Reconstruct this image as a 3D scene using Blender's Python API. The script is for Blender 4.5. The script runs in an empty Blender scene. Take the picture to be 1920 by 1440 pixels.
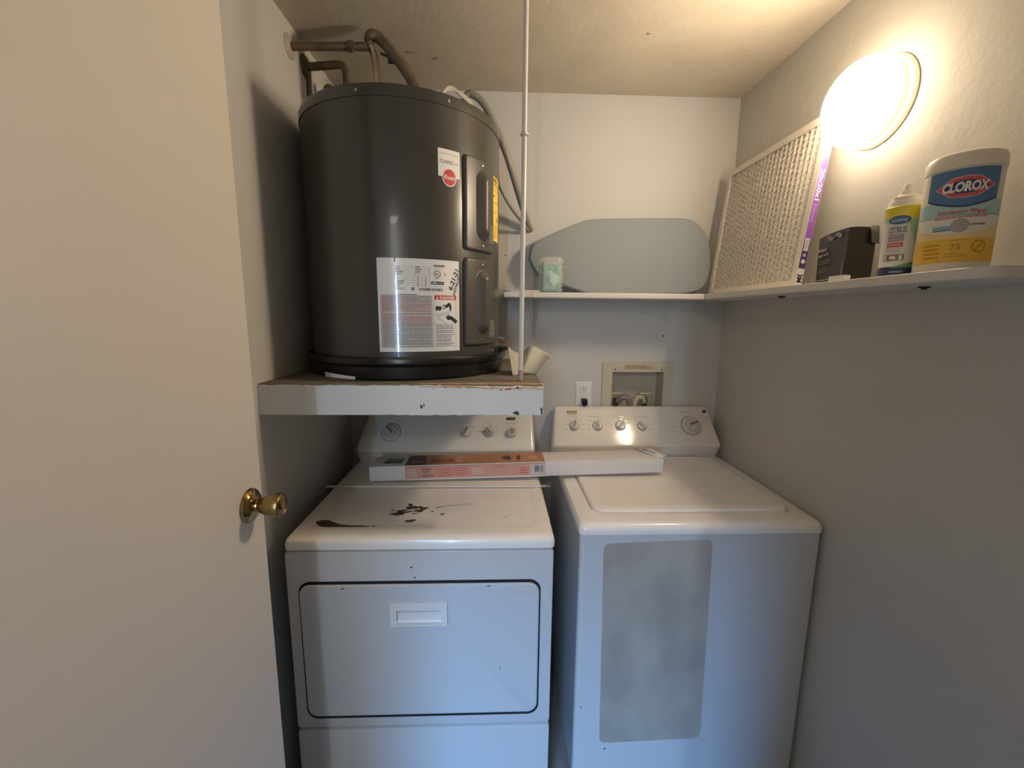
import bpy, bmesh, math, random
from math import sin, cos, pi, radians as RD
from mathutils import Vector as V, Matrix
from mathutils.geometry import tessellate_polygon
random.seed(7)
sc = bpy.context.scene
COL = sc.collection

# ------------------------------------------------------------------ camera
cd = bpy.data.cameras.new('camera'); cam = bpy.data.objects.new('camera', cd); COL.objects.link(cam)
_y, _p, _r = RD(2.072), RD(9.063), RD(0.537)
F_ = V((sin(_y)*cos(_p), cos(_y)*cos(_p), -sin(_p)))
R0 = V((cos(_y), -sin(_y), 0)); U0 = R0.cross(F_)
R_ = R0*cos(_r)+U0*sin(_r); U_ = -R0*sin(_r)+U0*cos(_r)
M = Matrix((R_, U_, -F_)).transposed().to_4x4(); M.translation = V((0, 0, 1.516))
cam.matrix_world = M
cd.sensor_fit = 'HORIZONTAL'; cd.sensor_width = 36.0; cd.lens = 805.9/1920*36.0
cd.clip_start = 0.02; cd.clip_end = 50
sc.camera = cam

# ------------------------------------------------------------------ world, daylight, exposure
w = bpy.data.worlds.new('world'); sc.world = w; w.use_nodes = True
bgn = w.node_tree.nodes['Background']; bgn.inputs[0].default_value = (0.45, 0.65, 1.0, 1); bgn.inputs[1].default_value = 1.0
def area(name, sx, sy, W, col, loc, rot, shape='RECTANGLE'):
    d = bpy.data.lights.new(name, 'AREA'); d.shape = shape; d.size = sx
    if shape == 'RECTANGLE': d.size_y = sy
    d.energy = W; d.color = col
    o = bpy.data.objects.new(name, d); COL.objects.link(o); o.location = loc; o.rotation_euler = rot
    return o
# open sky high outside the hall window: it reaches only the low fronts of the machines
area('sky_daylight', 1.7, 1.0, 1050.0, (0.10, 0.42, 1.0), (-1.4, -4.2, 2.95), (RD(90), 0, 0))
# narrow bright gap beside the window (the vertical streak in the tank)
area('window_gap_daylight', 0.07, 1.0, 11.0, (0.50, 0.74, 1.0), (-0.40, -2.03, 1.42), (RD(90), 0, 0))
# unseen fill added under the hall ceiling, lifts the fronts, shelf and tops
area('hall_fill_light', 0.8, 0.8, 29.0, (1.0, 0.90, 0.78), (-0.55, -1.65, 2.38), (0, 0, 0), 'DISK')
LAMP_L = 138.0
LAMP_COL = (1.0, 0.79, 0.55)
sc.view_settings.view_transform = 'Standard'; sc.view_settings.look = 'None'
sc.view_settings.gamma = 1.0; sc.view_settings.use_curve_mapping = False
sc.view_settings.exposure = 0.22

# ------------------------------------------------------------------ materials
MATS = {}
def mat(name, col, rough=0.5, metal=0.0, bump=0.0, bscale=80.0, var=0.0, vscale=4.0, col2=None, emit=None, estr=0, spec=None, alpha=1.0, trans=0.0, coat=0.0, sheen=0, stretch=None, detail=3.0):
    if name in MATS: return MATS[name]
    m = bpy.data.materials.new(name); m.use_nodes = True; nt = m.node_tree
    b = nt.nodes['Principled BSDF']
    c4 = (col[0], col[1], col[2], 1)
    b.inputs['Base Color'].default_value = c4
    b.inputs['Roughness'].default_value = rough; b.inputs['Metallic'].default_value = metal
    if spec is not None: b.inputs['Specular IOR Level'].default_value = spec
    b.inputs['Alpha'].default_value = alpha
    b.inputs['Transmission Weight'].default_value = trans
    b.inputs['Coat Weight'].default_value = coat
    if emit: b.inputs['Emission Color'].default_value = (*emit, 1); b.inputs['Emission Strength'].default_value = estr
    tc = nt.nodes.new('ShaderNodeTexCoord'); src = tc.outputs['Object']
    if stretch:
        mp = nt.nodes.new('ShaderNodeMapping'); mp.inputs['Scale'].default_value = stretch
        nt.links.new(src, mp.inputs['Vector']); src = mp.outputs['Vector']
    if var > 0:
        n = nt.nodes.new('ShaderNodeTexNoise'); n.inputs['Scale'].default_value = vscale; n.inputs['Detail'].default_value = 5
        nt.links.new(src, n.inputs['Vector'])
        r = nt.nodes.new('ShaderNodeValToRGB'); r.color_ramp.elements[0].position = 0.35; r.color_ramp.elements[1].position = 0.65
        c2 = col2 or tuple(x*(1-var) for x in col)
        r.color_ramp.elements[0].color = (*c2, 1); r.color_ramp.elements[1].color = c4
        nt.links.new(n.outputs['Fac'], r.inputs['Fac']); nt.links.new(r.outputs['Color'], b.inputs['Base Color'])
    if bump > 0:
        n2 = nt.nodes.new('ShaderNodeTexNoise'); n2.inputs['Scale'].default_value = bscale; n2.inputs['Detail'].default_value = detail
        nt.links.new(src, n2.inputs['Vector'])
        bp = nt.nodes.new('ShaderNodeBump'); bp.inputs['Strength'].default_value = bump; bp.inputs['Distance'].default_value = 0.004
        nt.links.new(n2.outputs['Fac'], bp.inputs['Height']); nt.links.new(bp.outputs['Normal'], b.inputs['Normal'])
    MATS[name] = m
    return m

m_wall = mat('wall_paint', (0.60, 0.595, 0.575), 0.72, bump=0.28, bscale=38, var=0.05, vscale=2.5)
m_wallr = mat('wall_paint_right', (0.57, 0.56, 0.52), 0.65, bump=0.4, bscale=30, var=0.05, vscale=2)
m_ceil = mat('ceiling_paint', (0.57, 0.51, 0.415), 0.6, bump=0.5, bscale=45, var=0.10, vscale=5)
m_door = mat('door_paint', (0.74, 0.70, 0.65), 0.5, bump=0.10, bscale=25, var=0.05, vscale=1.6)
m_floor = mat('floor_vinyl', (0.30, 0.27, 0.24), 0.5, var=0.3, vscale=8)
m_hall = mat('hall_paint', (0.58, 0.58, 0.57), 0.8)
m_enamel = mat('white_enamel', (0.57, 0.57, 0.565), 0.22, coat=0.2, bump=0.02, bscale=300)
m_enamel_lit = mat('white_enamel_lit', (0.90, 0.85, 0.78), 0.24, coat=0.2, var=0.05, vscale=9)  # same enamel, made lighter and warmer where light falls on the tops
m_plastic = mat('white_plastic', (0.76, 0.73, 0.67), 0.35)
m_knob = mat('knob_plastic', (0.62, 0.60, 0.55), 0.3)
m_skirtshade = mat('knob_skirt_shade', (0.30, 0.29, 0.27), 0.4)  # skirt ring darkened to paint in the shadow round each knob
m_console = mat('console_enamel', (0.75, 0.72, 0.67), 0.13, coat=0.3)
m_gap = mat('dark_gap', (0.012, 0.013, 0.018), 0.8)
m_rust = mat('bare_rusty_metal', (0.10, 0.065, 0.05), 0.6, var=0.35, vscale=60)
m_tank = mat('tank_grey_paint', (0.060, 0.056, 0.049), 0.28, coat=0.15)
m_tankp = mat('panel_grey_plastic', (0.075, 0.068, 0.060), 0.36)
m_black = mat('black_plastic', (0.012, 0.011, 0.011), 0.25)
m_ink = mat('black_ink', (0.02, 0.02, 0.02), 0.5)
m_inkg = mat('grey_ink', (0.22, 0.21, 0.21), 0.2, coat=0.6)
m_inkl = mat('light_grey_ink', (0.42, 0.40, 0.38), 0.5)
m_pink = mat('pink_print', (0.62, 0.42, 0.42), 0.16, coat=0.6)
m_greyp = mat('grey_print', (0.50, 0.48, 0.48), 0.16, coat=0.6)
m_white = mat('label_white', (0.80, 0.79, 0.77), 0.16, coat=0.6)
m_red = mat('label_red', (0.55, 0.04, 0.04), 0.4)
m_yellow = mat('label_yellow', (0.86, 0.62, 0.05), 0.4)
m_brass = mat('brass', (0.42, 0.27, 0.12), 0.10, 1.0)
m_brassd = mat('worn_brass', (0.36, 0.27, 0.12), 0.30, 1.0, var=0.4, vscale=30)
m_pipe = mat('aged_pipe', (0.20, 0.15, 0.10), 0.45, 0.4, var=0.35, vscale=25)
m_pipew = mat('painted_plate', (0.45, 0.42, 0.36), 0.45)
m_steel = mat('steel', (0.62, 0.58, 0.50), 0.22, 1.0)
m_grayc = mat('grey_conduit', (0.27, 0.25, 0.22), 0.4, bump=0.3, bscale=200)
m_whitec = mat('white_cable', (0.60, 0.56, 0.49), 0.5)
m_shelf = mat('shelf_white_paint', (0.66, 0.63, 0.58), 0.42, bump=0.05, bscale=60)
m_fascia = mat('fascia_grey_paint', (0.80, 0.80, 0.80), 0.42, bump=0.12, bscale=30, var=0.04, vscale=5)
m_ply = mat('dusty_plywood', (0.20, 0.17, 0.14), 0.8, bump=0.3, bscale=120, var=0.25, vscale=14)
m_raw = mat('raw_wood_edge', (0.62, 0.40, 0.24), 0.8, bump=0.5, bscale=150, var=0.3, vscale=50)
m_rod = mat('white_painted_steel', (0.66, 0.62, 0.56), 0.35)
m_paper = mat('cream_paper', (0.44, 0.43, 0.37), 0.7, trans=0.0)
m_iron = mat('grey_blue_cloth', (0.30, 0.335, 0.35), 0.9, bump=0.3, bscale=500)
m_ironr = mat('grey_blue_piping', (0.33, 0.37, 0.41), 0.8)
m_teal = mat('teal_print', (0.04, 0.30, 0.25), 0.35, var=0.7, vscale=45, col2=(0.16, 0.48, 0.42))
m_tealt = mat('pale_teal_ink', (0.45, 0.68, 0.62), 0.4)
m_film = mat('clear_film', (0.80, 0.80, 0.76), 0.12, bump=0.9, bscale=110, alpha=0.30)
m_fframe = mat('filter_cardboard', (0.72, 0.66, 0.58), 0.6)
m_purple = mat('purple_print', (0.26, 0.09, 0.42), 0.45)
m_purpled = mat('dark_purple_print', (0.09, 0.05, 0.20), 0.45)
m_wire = mat('filter_wire', (0.74, 0.70, 0.62), 0.4)
m_blue = mat('label_blue', (0.08, 0.19, 0.36), 0.4)
m_navy = mat('navy_print', (0.03, 0.035, 0.14), 0.35)
m_lblue = mat('light_blue_print', (0.25, 0.45, 0.60), 0.4)
m_aqua = mat('aqua_print', (0.38, 0.60, 0.60), 0.4)
m_green = mat('green_print', (0.16, 0.42, 0.12), 0.35)
m_lgreen = mat('pale_green_print', (0.42, 0.62, 0.38), 0.35)
m_gold = mat('golden_print', (0.80, 0.50, 0.06), 0.4)
m_goldp = mat('pale_golden_print', (0.80, 0.62, 0.30), 0.4)
m_goldd = mat('dark_golden_ink', (0.50, 0.27, 0.02), 0.4)
m_can = mat('can_white', (0.74, 0.74, 0.68), 0.25, coat=0.3)
m_canb = mat('canister_white', (0.76, 0.71, 0.60), 0.35)
m_redl = mat('logo_red', (0.62, 0.10, 0.09), 0.4)
m_ylw = mat('can_yellow', (0.78, 0.66, 0.05), 0.3, coat=0.3)
m_blackbag = mat('black_package_film', (0.020, 0.019, 0.016), 0.28, bump=0.25, bscale=18)
m_greygreen = mat('grey_green_print', (0.10, 0.12, 0.10), 0.3)  # grey-green for the torn flap, bag marks and carton slot
m_card = mat('white_cardboard', (0.74, 0.71, 0.69), 0.55)
m_orange = mat('copper_orange_print', (0.58, 0.26, 0.12), 0.4, var=0.25, vscale=5)
m_orgd = mat('dark_maroon_print', (0.09, 0.025, 0.018), 0.4)
m_orgl = mat('salmon_print', (0.62, 0.33, 0.26), 0.45)
m_box = mat('beige_plastic_box', (0.56, 0.52, 0.41), 0.45)
m_boxin = mat('beige_box_interior', (0.50, 0.46, 0.36), 0.6)
m_patch = mat('grey_adhesive_residue', (0.45, 0.40, 0.335), 0.65, var=1.0, vscale=8.0, col2=(0.34, 0.30, 0.25), bump=0.15, bscale=60, stretch=(1, 1, 0.6))
m_base = mat('lamp_base_white', (0.80, 0.76, 0.66), 0.4)
m_diff = mat('lamp_diffuser_lit', (0.9, 0.85, 0.75), 0.4, emit=LAMP_COL, estr=LAMP_L*0.13)
m_diffm = mat('lamp_diffuser_lit_shoulder', (0.9, 0.85, 0.75), 0.4, emit=LAMP_COL, estr=LAMP_L*0.30)
m_difff = mat('lamp_diffuser_lit_front', (0.9, 0.85, 0.75), 0.4, emit=LAMP_COL, estr=LAMP_L)
m_hole = mat('small_hole_dark', (0.05, 0.045, 0.04), 0.8)
m_stain = mat('brown_ceiling_stain', (0.30, 0.22, 0.14), 0.8)

# ------------------------------------------------------------------ helpers
def root_off(o):
    p = V((0, 0, 0))
    while o is not None:
        p += o.location; o = o.parent
    return p
def finish(bm, ang=0.6, flat=False):
    bmesh.ops.recalc_face_normals(bm, faces=bm.faces)
    for f in bm.faces: f.smooth = not flat
    for e in bm.edges:
        if len(e.link_faces) == 2 and e.calc_face_angle(0) > ang: e.smooth = False
def obj(name, bm, mats, parent=None, ang=0.6, recalc=True):
    if recalc: finish(bm, ang)
    else:
        for f in bm.faces: f.smooth = True
        for e in bm.edges:
            if len(e.link_faces) == 2 and e.calc_face_angle(0) > ang: e.smooth = False
    me = bpy.data.meshes.new(name)
    if parent is not None: off = root_off(parent)
    else:
        xs = [v.co for v in bm.verts]
        off = V(((min(c.x for c in xs)+max(c.x for c in xs))/2, (min(c.y for c in xs)+max(c.y for c in xs))/2, min(c.z for c in xs)))
    for v in bm.verts: v.co -= off
    bm.to_mesh(me); bm.free()
    for m in (mats if isinstance(mats, (list, tuple)) else [mats]): me.materials.append(m)
    o = bpy.data.objects.new(name, me); COL.objects.link(o)
    if parent is not None: o.parent = parent
    else: o.location = off
    return o
def thing(name, label, cat, loc, group=None):
    o = bpy.data.objects.new(name, None); COL.objects.link(o); o.location = loc; o.empty_display_size = 0.05
    o['label'] = label; o['category'] = cat
    if group: o['group'] = group
    return o
def tag(o, label, cat, group=None):
    o['label'] = label; o['category'] = cat
    if group: o['group'] = group
    return o
def struct(o): o['kind'] = 'structure'; return o

def add_box(bm, x0, x1, y0, y1, z0, z1, mi=0, bev=0, M=None):
    r = bmesh.ops.create_cube(bm, size=1.0)
    for v in r['verts']:
        v.co = V(((x0+x1)/2+v.co.x*(x1-x0), (y0+y1)/2+v.co.y*(y1-y0), (z0+z1)/2+v.co.z*(z1-z0)))
    vs = list(r['verts'])
    fs = {f for v in vs for f in v.link_faces}
    for f in fs: f.material_index = mi
    if bev > 0:
        es = list({e for v in vs for e in v.link_edges})
        rb = bmesh.ops.bevel(bm, geom=es, offset=bev, segments=3, profile=0.5, affect='EDGES')
        vs = list({v for f in rb['faces'] for v in f.verts} | {v for v in vs if v.is_valid})
        for f in {f for v in vs for f in v.link_faces}: f.material_index = mi
    if M is not None:
        for v in vs: v.co = M @ v.co
    return vs
def box(x0, x1, y0, y1, z0, z1, bev=0, M=None):
    bm = bmesh.new(); add_box(bm, x0, x1, y0, y1, z0, z1, 0, bev, M); return bm
def rr(x0, x1, y0, y1, r, n=6):
    pts = []; r = max(min(r, (x1-x0)/2-1e-5, (y1-y0)/2-1e-5), 1e-5)
    for cx, cy, a in ((x1-r, y1-r, 0), (x0+r, y1-r, 90), (x0+r, y0+r, 180), (x1-r, y0+r, 270)):
        for k in range(n+1):
            t = RD(a+90*k/n); pts.append((cx+r*cos(t), cy+r*sin(t)))
    return pts
def loft(bm, rings, mp=lambda a, b, c: (a, b, c), n=6, mi=0, cap0=True, cap1=True):
    """rings: (a0,a1,b0,b1,r,c)"""
    L = []
    for (a0, a1, b0, b1, r, c) in rings:
        L.append([bm.verts.new(mp(a, b, c)) for a, b in rr(a0, a1, b0, b1, r, n)])
    for A, B in zip(L, L[1:]):
        m = len(A)
        for i in range(m):
            f = bm.faces.new((A[i], A[(i+1) % m], B[(i+1) % m], B[i])); f.material_index = mi
    if cap0: f = bm.faces.new(L[0][::-1]); f.material_index = mi
    if cap1: f = bm.faces.new(L[-1]); f.material_index = mi
    return bm
def lathe(bm, prof, M=None, n=48, mis=None, cap=True):
    L = []; M = M or Matrix.Identity(4)
    for r, z in prof:
        if r < 1e-6: L.append([bm.verts.new(M @ V((0, 0, z)))])
        else: L.append([bm.verts.new(M @ V((r*cos(2*pi*i/n), r*sin(2*pi*i/n), z))) for i in range(n)])
    for k, (A, B) in enumerate(zip(L, L[1:])):
        mi = mis[k] if mis else 0
        for i in range(n):
            j = (i+1) % n
            if len(A) == 1 and len(B) == 1: continue
            if len(A) == 1: f = bm.faces.new((A[0], B[j], B[i]))
            elif len(B) == 1: f = bm.faces.new((A[i], A[j], B[0]))
            else: f = bm.faces.new((A[i], A[j], B[j], B[i]))
            f.material_index = mi
    if cap:
        for A in (L[0], L[-1]):
            if len(A) > 1:
                f = bm.faces.new(A)
                f.material_index = (mis[0] if A is L[0] else mis[-1]) if mis else 0
    return bm
def catmull(P, k=8):
    P = [V(p) for p in P]; out = []
    for i in range(len(P)-1):
        p0 = P[max(i-1, 0)]; p1 = P[i]; p2 = P[i+1]; p3 = P[min(i+2, len(P)-1)]
        for j in range(k):
            t = j/k
            out.append(0.5*((2*p1)+(p2-p0)*t+(2*p0-5*p1+4*p2-p3)*t*t+(3*p1-p0-3*p2+p3)*t**3))
    out.append(P[-1]); return out
def tube(bm, pts, r, n=12, smooth=8, mi=0, rf=None, flat=1.0):
    P = catmull(pts, smooth) if smooth else [V(p) for p in pts]
    rings = []; up = None
    for i, p in enumerate(P):
        t = (P[min(i+1, len(P)-1)]-P[max(i-1, 0)]).normalized()
        if up is None:
            up = V((0, 0, 1)) if abs(t.z) < 0.9 else V((1, 0, 0))
        s = t.cross(up).normalized(); up = s.cross(t).normalized()
        rad = rf(i/(len(P)-1)) if rf else r
        rings.append([bm.verts.new(p+s*rad*cos(2*pi*k/n)+up*rad*flat*sin(2*pi*k/n)) for k in range(n)])
    for A, B in zip(rings, rings[1:]):
        for k in range(n):
            f = bm.faces.new((A[k], A[(k+1) % n], B[(k+1) % n], B[k])); f.material_index = mi
    for A in (rings[0][::-1], rings[-1]):
        f = bm.faces.new(A); f.material_index = mi
    return bm
def frame_m(o, z, x=None):
    z = V(z).normalized(); x = V(x) if x else (V((0, 0, 1)) if abs(z.z) < 0.9 else V((1, 0, 0)))
    y = z.cross(x).normalized(); x = y.cross(z).normalized()
    m = Matrix((x, y, z)).transposed().to_4x4(); m.translation = V(o); return m

FONTC = {}
def text_geo(s, bold=0.0, shear=0.0, spacing=1.0):
    k = (s, bold, shear, spacing)
    if k in FONTC: return FONTC[k]
    c = bpy.data.curves.new('t', 'FONT'); c.body = s; c.size = 1.0; c.offset = bold; c.shear = shear; c.space_character = spacing; c.resolution_u = 3
    o = bpy.data.objects.new('t', c); COL.objects.link(o)
    dg = bpy.context.evaluated_depsgraph_get(); me = bpy.data.meshes.new_from_object(o.evaluated_get(dg))
    vs = [(v.co.x, v.co.y) for v in me.vertices]; fs = [tuple(p.vertices) for p in me.polygons]
    bpy.data.objects.remove(o); bpy.data.curves.remove(c); bpy.data.meshes.remove(me)
    FONTC[k] = (vs, fs); return vs, fs
def clipx(pts, x, sg):
    out = []
    for i in range(len(pts)):
        a, b = pts[i], pts[(i+1) % len(pts)]; ia = (a[0]-x)*sg >= 0; ib = (b[0]-x)*sg >= 0
        if ia: out.append(a)
        if ia != ib:
            t_ = (x-a[0])/(b[0]-a[0]); out.append((x, a[1]+(b[1]-a[1])*t_))
    return out
class Deco:
    """flat print laid on a surface: mp(s,t,h) -> point; one mesh, several materials"""
    def __init__(self, mp, base=0.0003, seg=0.02, step=0.00015):
        self.bm = bmesh.new(); self.mp = mp; self.mats = []; self.base = base; self.seg = seg; self.step = step
    def mi(self, m):
        if m not in self.mats: self.mats.append(m)
        return self.mats.index(m)
    def poly(self, pts, m, l=0):
        x0 = min(p[0] for p in pts); x1 = max(p[0] for p in pts)
        if x1-x0 > self.seg*1.01:
            n = int(math.ceil((x1-x0)/self.seg))
            for i in range(n):
                q = clipx(clipx(pts, x0+(x1-x0)*i/n, 1), x0+(x1-x0)*(i+1)/n, -1)
                if len(q) > 2: self._poly(q, m, l)
        else: self._poly(pts, m, l)
    def _poly(self, pts, m, l):
        vs = [self.bm.verts.new(self.mp(a, b, self.base+l*self.step)) for a, b in pts]; k = self.mi(m)
        for tri in tessellate_polygon([[V((a, b, 0)) for a, b in pts]]):
            try: f = self.bm.faces.new([vs[i] for i in tri]); f.material_index = k
            except ValueError: pass
    def rect(self, a0, b0, a1, b1, m, l=0):
        n = max(1, int(math.ceil(abs(a1-a0)/self.seg))); k = self.mi(m); row = []
        for i in range(n+1):
            a = a0+(a1-a0)*i/n
            row.append((self.bm.verts.new(self.mp(a, b0, self.base+l*self.step)), self.bm.verts.new(self.mp(a, b1, self.base+l*self.step))))
        for A, B in zip(row, row[1:]):
            f = self.bm.faces.new((A[0], B[0], B[1], A[1])); f.material_index = k
    def strip(self, top, bot, m, l=0):
        k = self.mi(m); A = [self.bm.verts.new(self.mp(a, b, self.base+l*self.step)) for a, b in top]; B = [self.bm.verts.new(self.mp(a, b, self.base+l*self.step)) for a, b in bot]
        for i in range(len(A)-1):
            f = self.bm.faces.new((A[i], A[i+1], B[i+1], B[i])); f.material_index = k
    def ell(self, cx, cy, rx, ry, m, l=0, n=20):
        self.poly([(cx+rx*cos(2*pi*i/n), cy+ry*sin(2*pi*i/n)) for i in range(n)], m, l)
    def blob(self, cx, cy, rx, ry, m, l=0, n=22, j=0.3):
        ph = [random.uniform(0, 6.28) for _ in range(4)]
        f = lambda t: 1+j*(0.5*sin(2*t+ph[0])+0.35*sin(3*t+ph[1])+0.3*sin(5*t+ph[2])+0.2*sin(8*t+ph[3]))
        self.poly([(cx+rx*f(2*pi*i/n)*cos(2*pi*i/n), cy+ry*f(2*pi*i/n)*sin(2*pi*i/n)) for i in range(n)], m, l)
    def text(self, s, x, y, size, m, l=1, rot=0.0, bold=0.0, align='l', sx=1.0, shear=0.0, width=None, warp=None, spacing=1.0):
        vs, fs = text_geo(s, bold, shear, spacing)
        if not vs: return
        xs = [v[0] for v in vs]; W = max(xs)
        if width: sx = width/(W*size)
        ox = {'l': 0, 'c': -W/2, 'r': -W}[align]
        c, q = cos(rot), sin(rot); k = self.mi(m); out = []
        for vx, vy in vs:
            a = (vx+ox)*size*sx; b = vy*size
            if warp: b += warp(a)
            out.append(self.bm.verts.new(self.mp(x+a*c-b*q, y+a*q+b*c, self.base+l*self.step)))
        for f in fs:
            try: g = self.bm.faces.new([out[i] for i in f]); g.material_index = k
            except ValueError: pass
    def lines(self, x0, x1, y0, y1, n, m, th=0.45, l=1, rag=0.2):
        """a block of n lines of illegibly small print"""
        h = (y1-y0)/n
        for i in range(n):
            xe = x1-(x1-x0)*random.uniform(0, rag)
            x = x0; yb = y0+i*h+h*(1-th)/2
            while x < xe:
                wd = (x1-x0)*random.uniform(0.05, 0.16)
                self.rect(x, yb, min(x+wd, xe), yb+h*th, m, l); x += wd+(x1-x0)*0.014
    def merge(self, o):
        """print the marks straight into the mesh of the part that carries them"""
        off = root_off(o); me = o.data; n0 = len(me.materials)
        for m in self.mats: me.materials.append(m)
        for v in self.bm.verts: v.co -= off
        for f in self.bm.faces: f.material_index += n0; f.smooth = True
        tmp = bpy.data.meshes.new('tmp'); self.bm.to_mesh(tmp); self.bm.free()
        b = bmesh.new(); b.from_mesh(me); b.from_mesh(tmp); b.to_mesh(me); b.free(); bpy.data.meshes.remove(tmp)
    def build(self, name, parent):
        o = obj(name, self.bm, self.mats, parent, recalc=False); return o
def cyl_map(cx, cy, r, sweep=1.0):
    return lambda s, t, h: V((cx+(r+h)*sin(s), cy-(r+h)*cos(s), t))

# ------------------------------------------------------------------ room
XL, XR, YB, ZC = -0.640, 0.988, 1.873, 2.395
YF = -0.06                      # inner face of the wall with the doorway
bm = bmesh.new()
hx0, hx1, hz0, hz1 = 0.506, 0.748, 1.07, 1.280     # opening for the supply box
for (a, b, c, d) in ((XL, hx0, 0, ZC), (hx1, XR, 0, ZC), (hx0, hx1, 0, hz0), (hx0, hx1, hz1, ZC)):
    add_box(bm, a, b, YB, YB+0.10, c, d)
struct(obj('wall_back', bm, m_wall))
struct(obj('wall_left', box(XL-0.1, XL, YF, YB+0.1, 0, ZC), m_wall))
struct(obj('wall_right', box(XR, XR+0.1, YF, YB+0.1, 0, ZC), m_wallr))
bm = box(XL-0.1, XR+0.1, YF-0.12, YB+0.1, ZC, ZC+0.1)
ceil = struct(obj('ceiling', bm, m_ceil))
dc = Deco(lambda s, t, h: V((s, t, ZC-h)))
for (a, b, rx, ry) in ((-0.30, 1.63, 0.016, 0.005), (-0.22, 1.66, 0.014, 0.006)): dc.blob(a, b, rx, ry, m_stain, 0, j=0.6)
dc.blob(0.472, 1.493, 0.007, 0.005, m_stain, 0)
dc.merge(ceil)
struct(obj('floor', box(XL-0.1, XR+0.1, YF-0.12, YB+0.1, -0.05, 0), m_floor))
# near wall with the doorway the camera stands in
JX0, JX1, JZ = -0.455, 0.22, 2.07
bm = bmesh.new()
add_box(bm, XL-0.1, JX0, YF-0.12, YF, 0, ZC); add_box(bm, JX1, XR+0.1, YF-0.12, YF, 0, ZC); add_box(bm, JX0, JX1, YF-0.12, YF, JZ, ZC)
struct(obj('wall_front', bm, m_wall))
# hall behind the doorway, with the window that gives the blue daylight
HY = -2.0
struct(obj('floor_hall', box(-1.8, 1.6, HY, YF-0.12, -0.05, 0), m_floor))
struct(obj('ceiling_hall', box(-1.8, 1.6, HY, YF-0.12, ZC, ZC+0.1), m_hall))
struct(obj('wall_hall_left', box(-1.9, -1.8, HY-0.1, YF-0.12, 0, ZC), m_hall))
struct(obj('wall_hall_right', box(1.6, 1.7, HY-0.1, YF-0.12, 0, ZC), m_hall))
bm = bmesh.new()
add_box(bm, -1.8, XL-0.1, YF-0.22, YF-0.12, 0, ZC); add_box(bm, XR+0.1, 1.6, YF-0.22, YF-0.12, 0, ZC)
struct(obj('wall_hall_front', bm, m_hall))
wx0, wx1, wz0, wz1 = -0.97, -0.53, 0.90, 1.95
bm = bmesh.new()
gx0, gx1, gz0, gz1 = -0.445, -0.355, 0.92, 1.92
for (a, b, c, d) in ((-1.8, wx0, 0, ZC), (wx1, gx0, 0, ZC), (gx1, 1.6, 0, ZC), (gx0, gx1, 0, gz0), (gx0, gx1, gz1, ZC), (wx0, wx1, 0, wz0), (wx0, wx1, wz1, ZC)):
    add_box(bm, a, b, HY-0.1, HY, c, d)
struct(obj('wall_hall_back', bm, m_hall))
bm = bmesh.new()
for (a, b, c, d) in ((wx0, wx0+0.01, wz0, wz1), (wx1-0.01, wx1, wz0, wz1), (wx0, wx1, wz0, wz0+0.02), (wx0, wx1, wz1-0.02, wz1)):
    add_box(bm, a, b, HY-0.09, HY-0.03, c, d)
struct(obj('window_1', bm, m_rod))

# ------------------------------------------------------------------ door, standing open on the left
door = struct(obj('door_1', box(-0.511, -0.476, 0.02, 0.845, 0.012, 2.365, 0.0015), m_door))
MK = frame_m((-0.476, 0.800, 1.149), (1, 0, 0))
bm = bmesh.new()
lathe(bm, [(0.033, 0.0), (0.0335, 0.002), (0.032, 0.005), (0.026, 0.010), (0.019, 0.0135), (0.0125, 0.016), (0.0115, 0.020)], MK, 48)
k1 = obj('knob_rose', bm, m_brass, door)
bm = bmesh.new()
lathe(bm, [(0.010, 0.017), (0.0125, 0.019), (0.0165, 0.026), (0.0205, 0.037), (0.0235, 0.050), (0.0238, 0.056), (0.0225, 0.0605), (0.0195, 0.0625), (0.0175, 0.0600), (0.012, 0.0590), (0, 0.0590)], MK, 40)
k2 = obj('knob', bm, m_brassd, door)
bm = bmesh.new()
lathe(bm, [(0.0085, 0.0585), (0.0085, 0.064), (0.006, 0.0655), (0, 0.0655)], MK, 24)
obj('lock_button', bm, m_brassd, k2)

# ------------------------------------------------------------------ heater shelf
SHZ, SHY, SHX = 1.329, 1.155, 0.128
t = thing('heater_shelf', 'grey painted platform shelf carrying the water heater above the dryer', 'shelf', (-0.25, 1.5, 1.245))
bm = bmesh.new()
add_box(bm, XL, SHX-0.002, SHY+0.006, YB-0.002, SHZ-0.02, SHZ)
d = obj('deck', bm, m_ply, t); d['label'] = 'dusty brown plywood deck'
bm = bmesh.new()
n = 60; xs = [XL+(SHX-XL)*i/n for i in range(n+1)]
top = []; 
for x in xs:
    j = random.uniform(-0.0015, 0.0015) if x < -0.15 else random.uniform(-0.007, 0.001)
    top.append(SHZ-0.003+j)
bot = [1.245+(random.uniform(-0.0012, 0.0012) if x > -0.3 else 0) for x in xs]
fr = []
for y in (SHY, SHY+0.036):
    fr.append(([bm.verts.new((x, y, z)) for x, z in zip(xs, top)], [bm.verts.new((x, y, z)) for x, z in zip(xs, bot)]))
for i in range(n):
    (T0, B0), (T1, B1) = fr
    bm.faces.new((T0[i], T0[i+1], B0[i+1], B0[i])); bm.faces.new((T1[i+1], T1[i], B1[i], B1[i+1]))
    bm.faces.new((T0[i+1], T0[i], T1[i], T1[i+1])); bm.faces.new((B0[i], B0[i+1], B1[i+1], B1[i]))
bm.faces.new((fr[0][0][-1], fr[0][1][-1], fr[1][1][-1], fr[1][0][-1])); bm.faces.new((fr[0][0][0], fr[1][0][0], fr[1][1][0], fr[0][1][0]))
fa = obj('fascia', bm, m_fascia, t, ang=0.9)
dc = Deco(lambda s, t_, h: V((s, SHY-h, t_)))
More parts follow.
